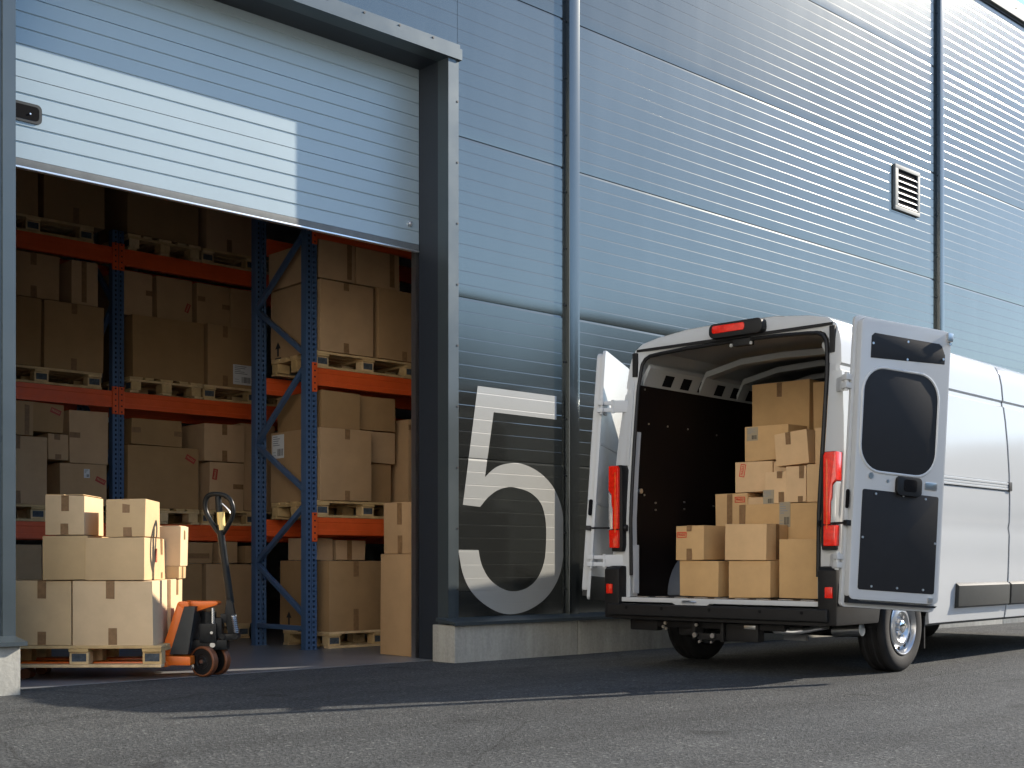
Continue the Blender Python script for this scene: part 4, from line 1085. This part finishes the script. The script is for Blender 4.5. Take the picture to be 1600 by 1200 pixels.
# cab glass, mirrors, nose
for s in (-1, 1):
    mb = MB(); mb.face([(5.12, s * 1.032, 1.55), (5.92, s * 1.02, 1.5), (5.72, s * .995, 2.08), (5.22, s * 1.0, 2.22)]); vp(mb, 'side_window', M['glass'], recalc=False)
    mb = MB(); mb.box((5.75, s * 1.08, 1.45), (5.90, s * 1.28, 1.85), 0, .04, 3); mb.box((5.80, s * 1.0, 1.52), (5.86, s * 1.1, 1.58)); vp(mb, 'wing_mirror', M['blackp'])
    mb = MB(); mb.box((6.62, s * .62, .95), (6.81, s * .90, 1.10), 0, .04, 3); vp(mb, 'headlight', M['clear'])
mb = MB(); mb.face([(5.54, -.90, 2.51), (5.54, .90, 2.51), (6.24, .97, 1.58), (6.24, -.97, 1.58)][::-1])
vp(mb, 'windscreen', M['glass'], recalc=False)
mb = MB(); mb.box((6.78, -.84, .33), (6.96, .84, .68), 0, .05, 3); vp(mb, 'front_bumper', M['greyp'])
# wheels
def wheel(x, y, s):
    mb = MB(); r = WR; hw = .112
    prof = [(.215, hw - .012), (.235, hw - .002), (.29, hw + .006), (.325, hw), (r - .008, hw - .018), (r, hw - .035)]
    gw = [hw - .035, .062, .055, .022, .015, -.015, -.022, -.055, -.062, -(hw - .035)]
    for i, h in enumerate(gw):
        if i in (0, len(gw) - 1): continue
        prof.append((r if i % 4 in (1, 0) else r - .009, h)) if i % 2 == 1 else prof.append((r - .009 if i % 4 in (1, 2) else r, h))
    prof += [(r, -(hw - .035)), (r - .008, -(hw - .018)), (.325, -hw), (.29, -hw - .006), (.235, -hw + .002), (.215, -hw + .012)]
    mb.lathe([(a, h * s) for a, h in prof], (x, y, r), 'Y', 56)
    ty = vp(mb, 'wheel', M['tyre'])
    mb = MB()
    pr = [(.214, hw - .008), (.222, hw + .002), (.214, hw + .006), (.206, hw - .004), (.200, hw - .03), (.192, hw - .055), (.180, hw - .058), (.150, hw - .018), (.120, hw - .012), (.105, hw - .022), (.09, hw - .040), (.0, hw - .040)]
    mb.lathe([(a, h * s) for a, h in pr], (x, y, r), 'Y', 48)
    mb.lathe([(.213, -hw * s), (.213, (hw - .06) * s)], (x, y, r), 'Y', 40)
    rm = mb.build('rim', M['rim'], ty)
    mb = MB()
    for k in range(10):
        a = 2 * math.pi * k / 10 + .2; c = Vector((x + .163 * math.cos(a), y, r + .163 * math.sin(a)))
        mb.cyl(c + Vector((0, s * (hw - .030), 0)), c + Vector((0, s * (hw - .0285), 0)), .024, 0, 12)
        hh = s * (hw - .052 + .0)
    build_each(mb, 'rim_hole', M['dark'], rm)
    mb = MB(); mb.lathe([(.055, (hw - .041) * s), (.05, (hw - .005) * s), (.036, (hw + .004) * s), (.0, (hw + .004) * s)], (x, y, r), 'Y', 24)
    for k in range(5):
        a = 2 * math.pi * k / 5; c = Vector((x + .078 * math.cos(a), y, r + .078 * math.sin(a)))
        mb.cyl(c + Vector((0, s * (hw - .04), 0)), c + Vector((0, s * (hw - .008), 0)), .014, 0, 6)
    mb.build('hub_cap', M['chrome'], rm)
for x in (AX, AXF):
    for s in (-1, 1): wheel(x, s * .905, s)
# wheel-house liners
mb = MB()
for a in (AX, AXF):
    for s in (-1, 1):
        pr = [(a + .47 * math.cos(R(q)), .36 + .47 * math.sin(R(q))) for q in range(0, 181, 12)]
        for (x0, z0), (x1, z1) in zip(pr, pr[1:]): mb.face([(x0, s * .70, z0), (x1, s * .70, z1), (x1, s * 1.0, z1), (x0, s * 1.0, z0)])
        mb.face([(p, s * .70, q) for p, q in pr])
mb.build('wheel_house', M['chassis'], body, recalc=False)
# underbody
mb = MB()
mb.box((.15, -.88, .44), (6.5, .88, .54), 0); mb.box((.2, -.62, .36), (4.6, -.50, .44)); mb.box((.2, .50, .36), (4.6, .62, .44)); mb.box((5.0, -.6, .28), (6.4, .6, .44), 0, .03)
mb.cyl((AX, -.8, .30), (AX, .8, .30), .045); 
ch = vp(mb, 'chassis', M['chassis'])
mb = MB()
for s in (-1, 1): mb.box((.35, s * .50 - .035, .30), (1.8, s * .50 + .035, .33), 0, .008); mb.cyl((.9, s * .45, .30), (.75, s * .42, .50), .03)
build_each(mb, 'leaf_spring', M['chassis'], ch)
mb = MB()
mb.box((.05, -.55, .335), (.13, .62, .385), 0, .008); mb.box((.0, .22, .25), (.12, .25, .40), 0, .006); mb.box((-.01, -.05, .24), (.10, -.02, .40), 0, .006); mb.box((.02, -.05, .25), (.06, .25, .30), 0, .006)
mb.box((.02, -.34, .245), (.12, -.05, .385), 0, .02); mb.box((.05, .62, .30), (.13, .90, .40), 0, .02); mb.box((.1, .30, .27), (.25, .45, .34), 0, .02)
tow = mb.build('tow_bar', M['blackp'], ch)
mb = MB()
for y, z, r_ in ((.215, .285, .020), (.05, .285, .020), (.20, .365, .014), (.17, .235, .012), (.06, .235, .010), (.50, .37, .013), (.52, .34, .012), (.49, .325, .010)): mb.cyl((.0, y, z), (-.016, y, z), r_, 0, 10)
mb.box((.015, -.32, .345), (.03, -.22, .375), 0, .004)
build_each(mb, 'tow_bolt', M['bare'], tow)
mb = MB(); mb.tube([(.30, -.40, .34), (.14, -.42, .335), (.10, -.45, .335), (.10, -.60, .335), (.13, -.64, .34), (.5, -.66, .36)], .022, 0, 10); mb.build('exhaust_pipe', M['alu'], ch)
mb = MB(); mb.lathe([(.0, -.09), (.30, -.09), (.34, -.05), (.34, .05), (.30, .09), (.0, .09)], (2.2, 0, .36), 'Z', 32); mb.build('spare_wheel', M['tyre'], ch)
mb = MB(); mb.box((.55, -.45, .24), (.58, -.25, .35)); mb.box((.62, -.95, .36), (.66, -.30, .41)); mb.cyl((.50, -.72, .33), (.50, -.95, .35), .05, 0, 14); mb.build('heat_shield', M['bare'], ch)
mb = MB(); mb.box((1.48, -.99, .16), (1.50, -.80, .42)); mb.box((1.48, .80, .16), (1.50, .99, .42)); build_each(mb, 'mud_flap', M['blackp'], ch)

# ---------------------------------------------------------------- rear doors (folded forward outside the body)
def rear_door(s, ext_b, ext_t, ang):
    eb, et = Vector(ext_b), Vector(ext_t); v = (et - eb); H = v.length; v.normalize()
    u = Vector((math.cos(R(ang)), s * math.sin(R(ang)), 0)); u = (u - v * u.dot(v)).normalized()
    n = u.cross(v) if s > 0 else v.cross(u)      # towards the inner face
    if n.y * s < 0: n = -n
    # local axes: X=u, Y=n, Z=v
    m = Matrix.Identity(4)
    for i in range(3): m[i][0], m[i][1], m[i][2], m[i][3] = u[i], n[i], v[i], eb[i]
    W_ = .86
    mb = MB()
    mb.prism(rrect(0, 0, W_, H, .035, 4), 1, 0, .028, 0, .007)
    mb.prism(rrect(.022, .055, W_ - .012, H - .018, .05, 5), 1, .0285, .082, 0, .016)
    if True:
        mb.box((0.02, -.004, H * .62), (W_ - .02, .002, H * .63)); mb.box((.02, -.004, .80), (W_ - .02, .002, .82))
    d = mb.build('rear_door', M['white'], van); d.matrix_local = m
    def sub(mbx, name, mt): return mbx.build(name, mt, d)
    yi = .082
    mb = MB(); mb.prism([(.13 * W_, .855 * H), (.92 * W_, .873 * H), (.92 * W_, .905 * H), (.88 * W_, .936 * H), (.85 * W_, .942 * H), (.16 * W_, .942 * H), (.13 * W_, .93 * H)], 1, yi - .004, yi + .004, 0, .003); sub(mb, 'upper_panel', M['panel'])
    mp = rrect(.075 * W_, .472 * H, .865 * W_, .822 * H, .175, 8)
    mb = MB(); mb.prism(mp, 1, yi - .004, yi + .003, 0, .002); sub(mb, 'middle_panel', M['panel'])
    mb = MB(); mb.tube([(x, yi - .001, z) for x, z in rrect(.067 * W_, .467 * H, .873 * W_, .827 * H, .185, 8)], .011, 0, 8, closed=True); sub(mb, 'panel_rim', M['white'])
    mb = MB(); mb.prism(rrect(.115 * W_, .062 * H, .925 * W_, .405 * H, .018, 4), 1, yi - .004, yi + .004, 0, .002); sub(mb, 'lower_panel', M['panel'])
    mb = MB()
    for a, b in ((.145, .905), (.51, .930), (.51, .868), (.90, .89), (.25, .392), (.78, .392), (.135, .24), (.905, .24), (.25, .075), (.52, .075), (.80, .075), (.54, .395)):
        mb.cyl((a * W_, yi + .003, b * H), (a * W_, yi + .010, b * H), .0085, 0, 10)
    build_each(mb, 'panel_screw', M['alu'], d)
    mb = MB(); mb.prism(rrect(.45 * W_, .395 * H, .715 * W_, .462 * H, .035, 5), 1, yi, yi + .03, 0, .008)
    h = sub(mb, 'inner_handle', M['blackp'])
    mb = MB(); mb.prism(rrect(.52 * W_, .410 * H, .655 * W_, .452 * H, .018, 4), 1, yi + .028, yi + .034, 0, .002); mb.build('handle_cup', M['dark'], h)
    mb = MB(); mb.prism(rrect(.77 * W_, .425 * H, .90 * W_, .452 * H, .012, 4), 1, yi, yi + .006, 0, .002); mb.cyl((.19 * W_, yi, .452 * H), (.19 * W_, yi + .008, .452 * H), .022, 0, 14); mb.cyl((.37 * W_, yi, .44 * H), (.37 * W_, yi + .006, .44 * H), .012, 0, 12)
    mb.box((.93 * W_, yi - .004, .955 * H), (.985 * W_, yi + .02, .985 * H), 0, .006); mb.cyl((.945 * W_, yi + .015, .945 * H), (.945 * W_, yi + .03, .945 * H), .012, 0, 10); mb.box((.86 * W_, yi - .002, .032 * H), (.91 * W_, yi + .012, .05 * H), 0, .004)
    build_each(mb, 'lock_plate', M['bare'], d)
    mb = MB(); mb.prism([(.03, .03), (.82, .03), (.84, .045), (.14, .048), (.085, .06), (.075, .17), (.03, .17)], 1, .0288, .075); sub(mb, 'bottom_seal', M['blackp'])
    mb = MB(); mb.box((-.003, .0, -.002), (W_ * .98, -.006, .20 if s > 0 else .16), 0, .004); sub(mb, 'lower_cladding', M['blackp'])
    mb = MB(); mb.prism(rrect(.036, .345 * H, .064, .405 * H, .013, 6), 0, -.003, .0005) if False else None
    e = MB(); e.prism([(y_, z_) for y_, z_ in rrect(.028, .335 * H, .062, .40 * H, .016, 6)], 0, -.0025, .003); sub(e, 'edge_hole', M['dark'])
    for hz in (.77, .155):
        mb = MB(); mb.box((-.006, -.014, hz * H - .055), (.12, -.002, hz * H + .055), 0, .004); mb.box((-.05, -.02, hz * H - .05), (.0, .03, hz * H - .01), 0, .006); mb.box((-.05, -.02, hz * H + .01), (.0, .03, hz * H + .05), 0, .006)
        mb.cyl((-.025, .0, hz * H - .065), (-.025, .0, hz * H + .065), .016, 0, 12)
        for q in (-.03, .03): mb.cyl((.05, -.014, hz * H + q), (.05, -.02, hz * H + q), .011, 0, 8)
        hg = sub(mb, 'hinge', M['white'])
        # arm reaching back to the pillar
        tgt = Vector((.0, s * .985, eb.z + hz * H + .01 * 0)); tgt.x = rake(tgt.z) - .015
        loc = m.inverted() @ tgt
        mb = MB(); A = Vector((-.025, .0, hz * H)); dd = loc - A; L_ = dd.length; ux = dd.normalized(); uz = Vector((0, 0, 1)); uz = (uz - ux * uz.dot(ux)).normalized(); uy = uz.cross(ux)
        mm = fmtx(A, ux, uy, uz)
        mb.box((0, -.012, -.045), (L_ + .03, .012, -.012), 0, .005, mtx=mm); mb.box((0, -.012, .012), (L_ + .03, .012, .045), 0, .005, mtx=mm); mb.box((L_ * .55, -.014, -.05), (L_ + .06, .010, .05), 0, .006, mtx=mm)
        mb.cyl(mm @ Vector((L_ * .5, 0, -.055)), mm @ Vector((L_ * .5, 0, .055)), .014, 0, 10)
        sub(mb, 'hinge_arm', M['white'])
    # check strap
    tgt = Vector((-.02, s * .90, 1.14)); loc = m.inverted() @ tgt; end = Vector((.0, .05, .285 * H))
    mb = MB(); mb.tube([loc, loc.lerp(end, .5), end], .008, 0, 8); mb.cyl(loc, loc + (loc - end).normalized() * .02, .028, 0, 10); mb.box(end - Vector((.015, .02, .02)), end + Vector((.03, .02, .02)), 0, .005)
    sub(mb, 'check_strap', M['blackp'])
    return d
rear_door(-1, (-.13, -1.088, .545), (.0, -1.135, 2.625), 23)
rear_door(1, (-.13, 1.185, .545), (.0, 1.115, 2.635), 24)

# ---------------------------------------------------------------- boxes in the van
VG = 'boxes loaded in the van'
VB = VF @ Matrix.Rotation(R(-90), 4, 'Z')      # box frame: x = to the right of the van, y = forward
def vb(yl, yr, z0, z1, x, d, label, marks=(), **k):
    return carton(-yl, -yr, x, x + d, z0, z1, label, marks, VG, frame=VB, board='card_lit_van', **k)
z0 = .577
vb(.58, .20, z0, .87, .30, .45, 'lowest left box in the van, plain, under the box marked with red letters')
vb(.10, -.28, z0, .87, .30, .34, 'plain box on the van floor, middle of the bottom row')
vb(-.365, -.82, z0, 1.035, .29, .45, 'tall plain box on the van floor beside the right rear door pillar')
vb(.60, .33, .874, 1.16, .28, .42, 'front left box in the van with a red fragile print at its upper left', (('f', 'F', .22, .73, 0, .095), ('t', 'F', .49, .05, .05), ('b', 'F', .49, .095, .052)))
vb(.125, -.255, .874, 1.16, .28, .33, 'plain box with a shaded side on the middle bottom box of the van', (('t', 'R', .5, .28, .05),))
vb(.55, -.60, z0, 1.03, .92, .5, 'hidden box low behind the front row in the van'); vb(.2, -.7, z0, 1.025, .66, .25, 'hidden low box supporting the wide labelled box')
vb(.225, -.62, 1.032, 1.33, .63, .30, 'wide box across the van load with a printed label right of its centre', (('t', 'F', -.03 + .08, .0 + .26, .06), ('l', 'F', .52, .70, .10, .20, 1)))
vb(.66, .34, 1.04, 1.445, .95, .35, 'box with a red fragile print and tape, standing left behind the wide box', (('f', 'F', .78, .87, 0, .10), ('t', 'F', .46, .40, .055)))
vb(.335, -.7, 1.035, 1.405, .95, .35, 'hidden box in the middle of the van load')
vb(-.02, -.215, 1.333, 1.59, .64, .28, 'small box with a grey shipping label low on its left, on the wide box', (('t', 'F', .72, .055, .05), ('b', 'F', .80, .09, .05), ('l', 'F', .20, .20, .10, .12, 1)))
vb(-.225, -.405, 1.333, 1.625, .63, .28, 'box with a shiny tape and a red print edge, next to the small labelled box', (('t', 'F', .78, .10, .045), ('b', 'F', .72, .05, .045)))
vb(-.41, -.62, 1.333, 1.635, .63, .30, 'upper right box of the van load hard against the pillar, below a narrow box')
vb(.455, .095, 1.45, 1.712, .95, .35, 'box with an upright red fragile print on its left, upper left of the load', (('f', 'F', .20, .72, 80, .11),))
vb(.085, -.70, 1.41, 1.70, .95, .3, 'hidden box behind the tilted one in the van')
vb(-.065, -.365, 1.645, 1.915, .74, .30, 'tilted box with a tape down its top, leaning on the upper load', (('t', 'F', .43, .10, .048),), roll=R(-4))
vb(-.42, -.60, 1.64, 1.93, .74, .3, 'narrow box behind the pillar to the right of the tilted box')
vb(.365, -.05, 1.716, 2.01, .96, .3, 'box with a grey shipping label at its upper left corner, under the largest box', (('l', 'F', .175, .78, .11, .115, 1),))
vb(.56, -.60, z0, 1.3, 1.47, .5, 'hidden base box deep in the van'); vb(.56, -.60, 1.303, 1.97, 1.46, .5, 'hidden upper base box deep in the van')
vb(.55, -.02, 1.975, 2.425, 1.36, .5, 'largest orange brown box at the top of the van load', (('t', 'F', .49, .125, .052),))
vb(-.055, -.50, 1.975, 2.39, 1.36, .5, 'orange brown box at the top right of the load, half behind the pillar')
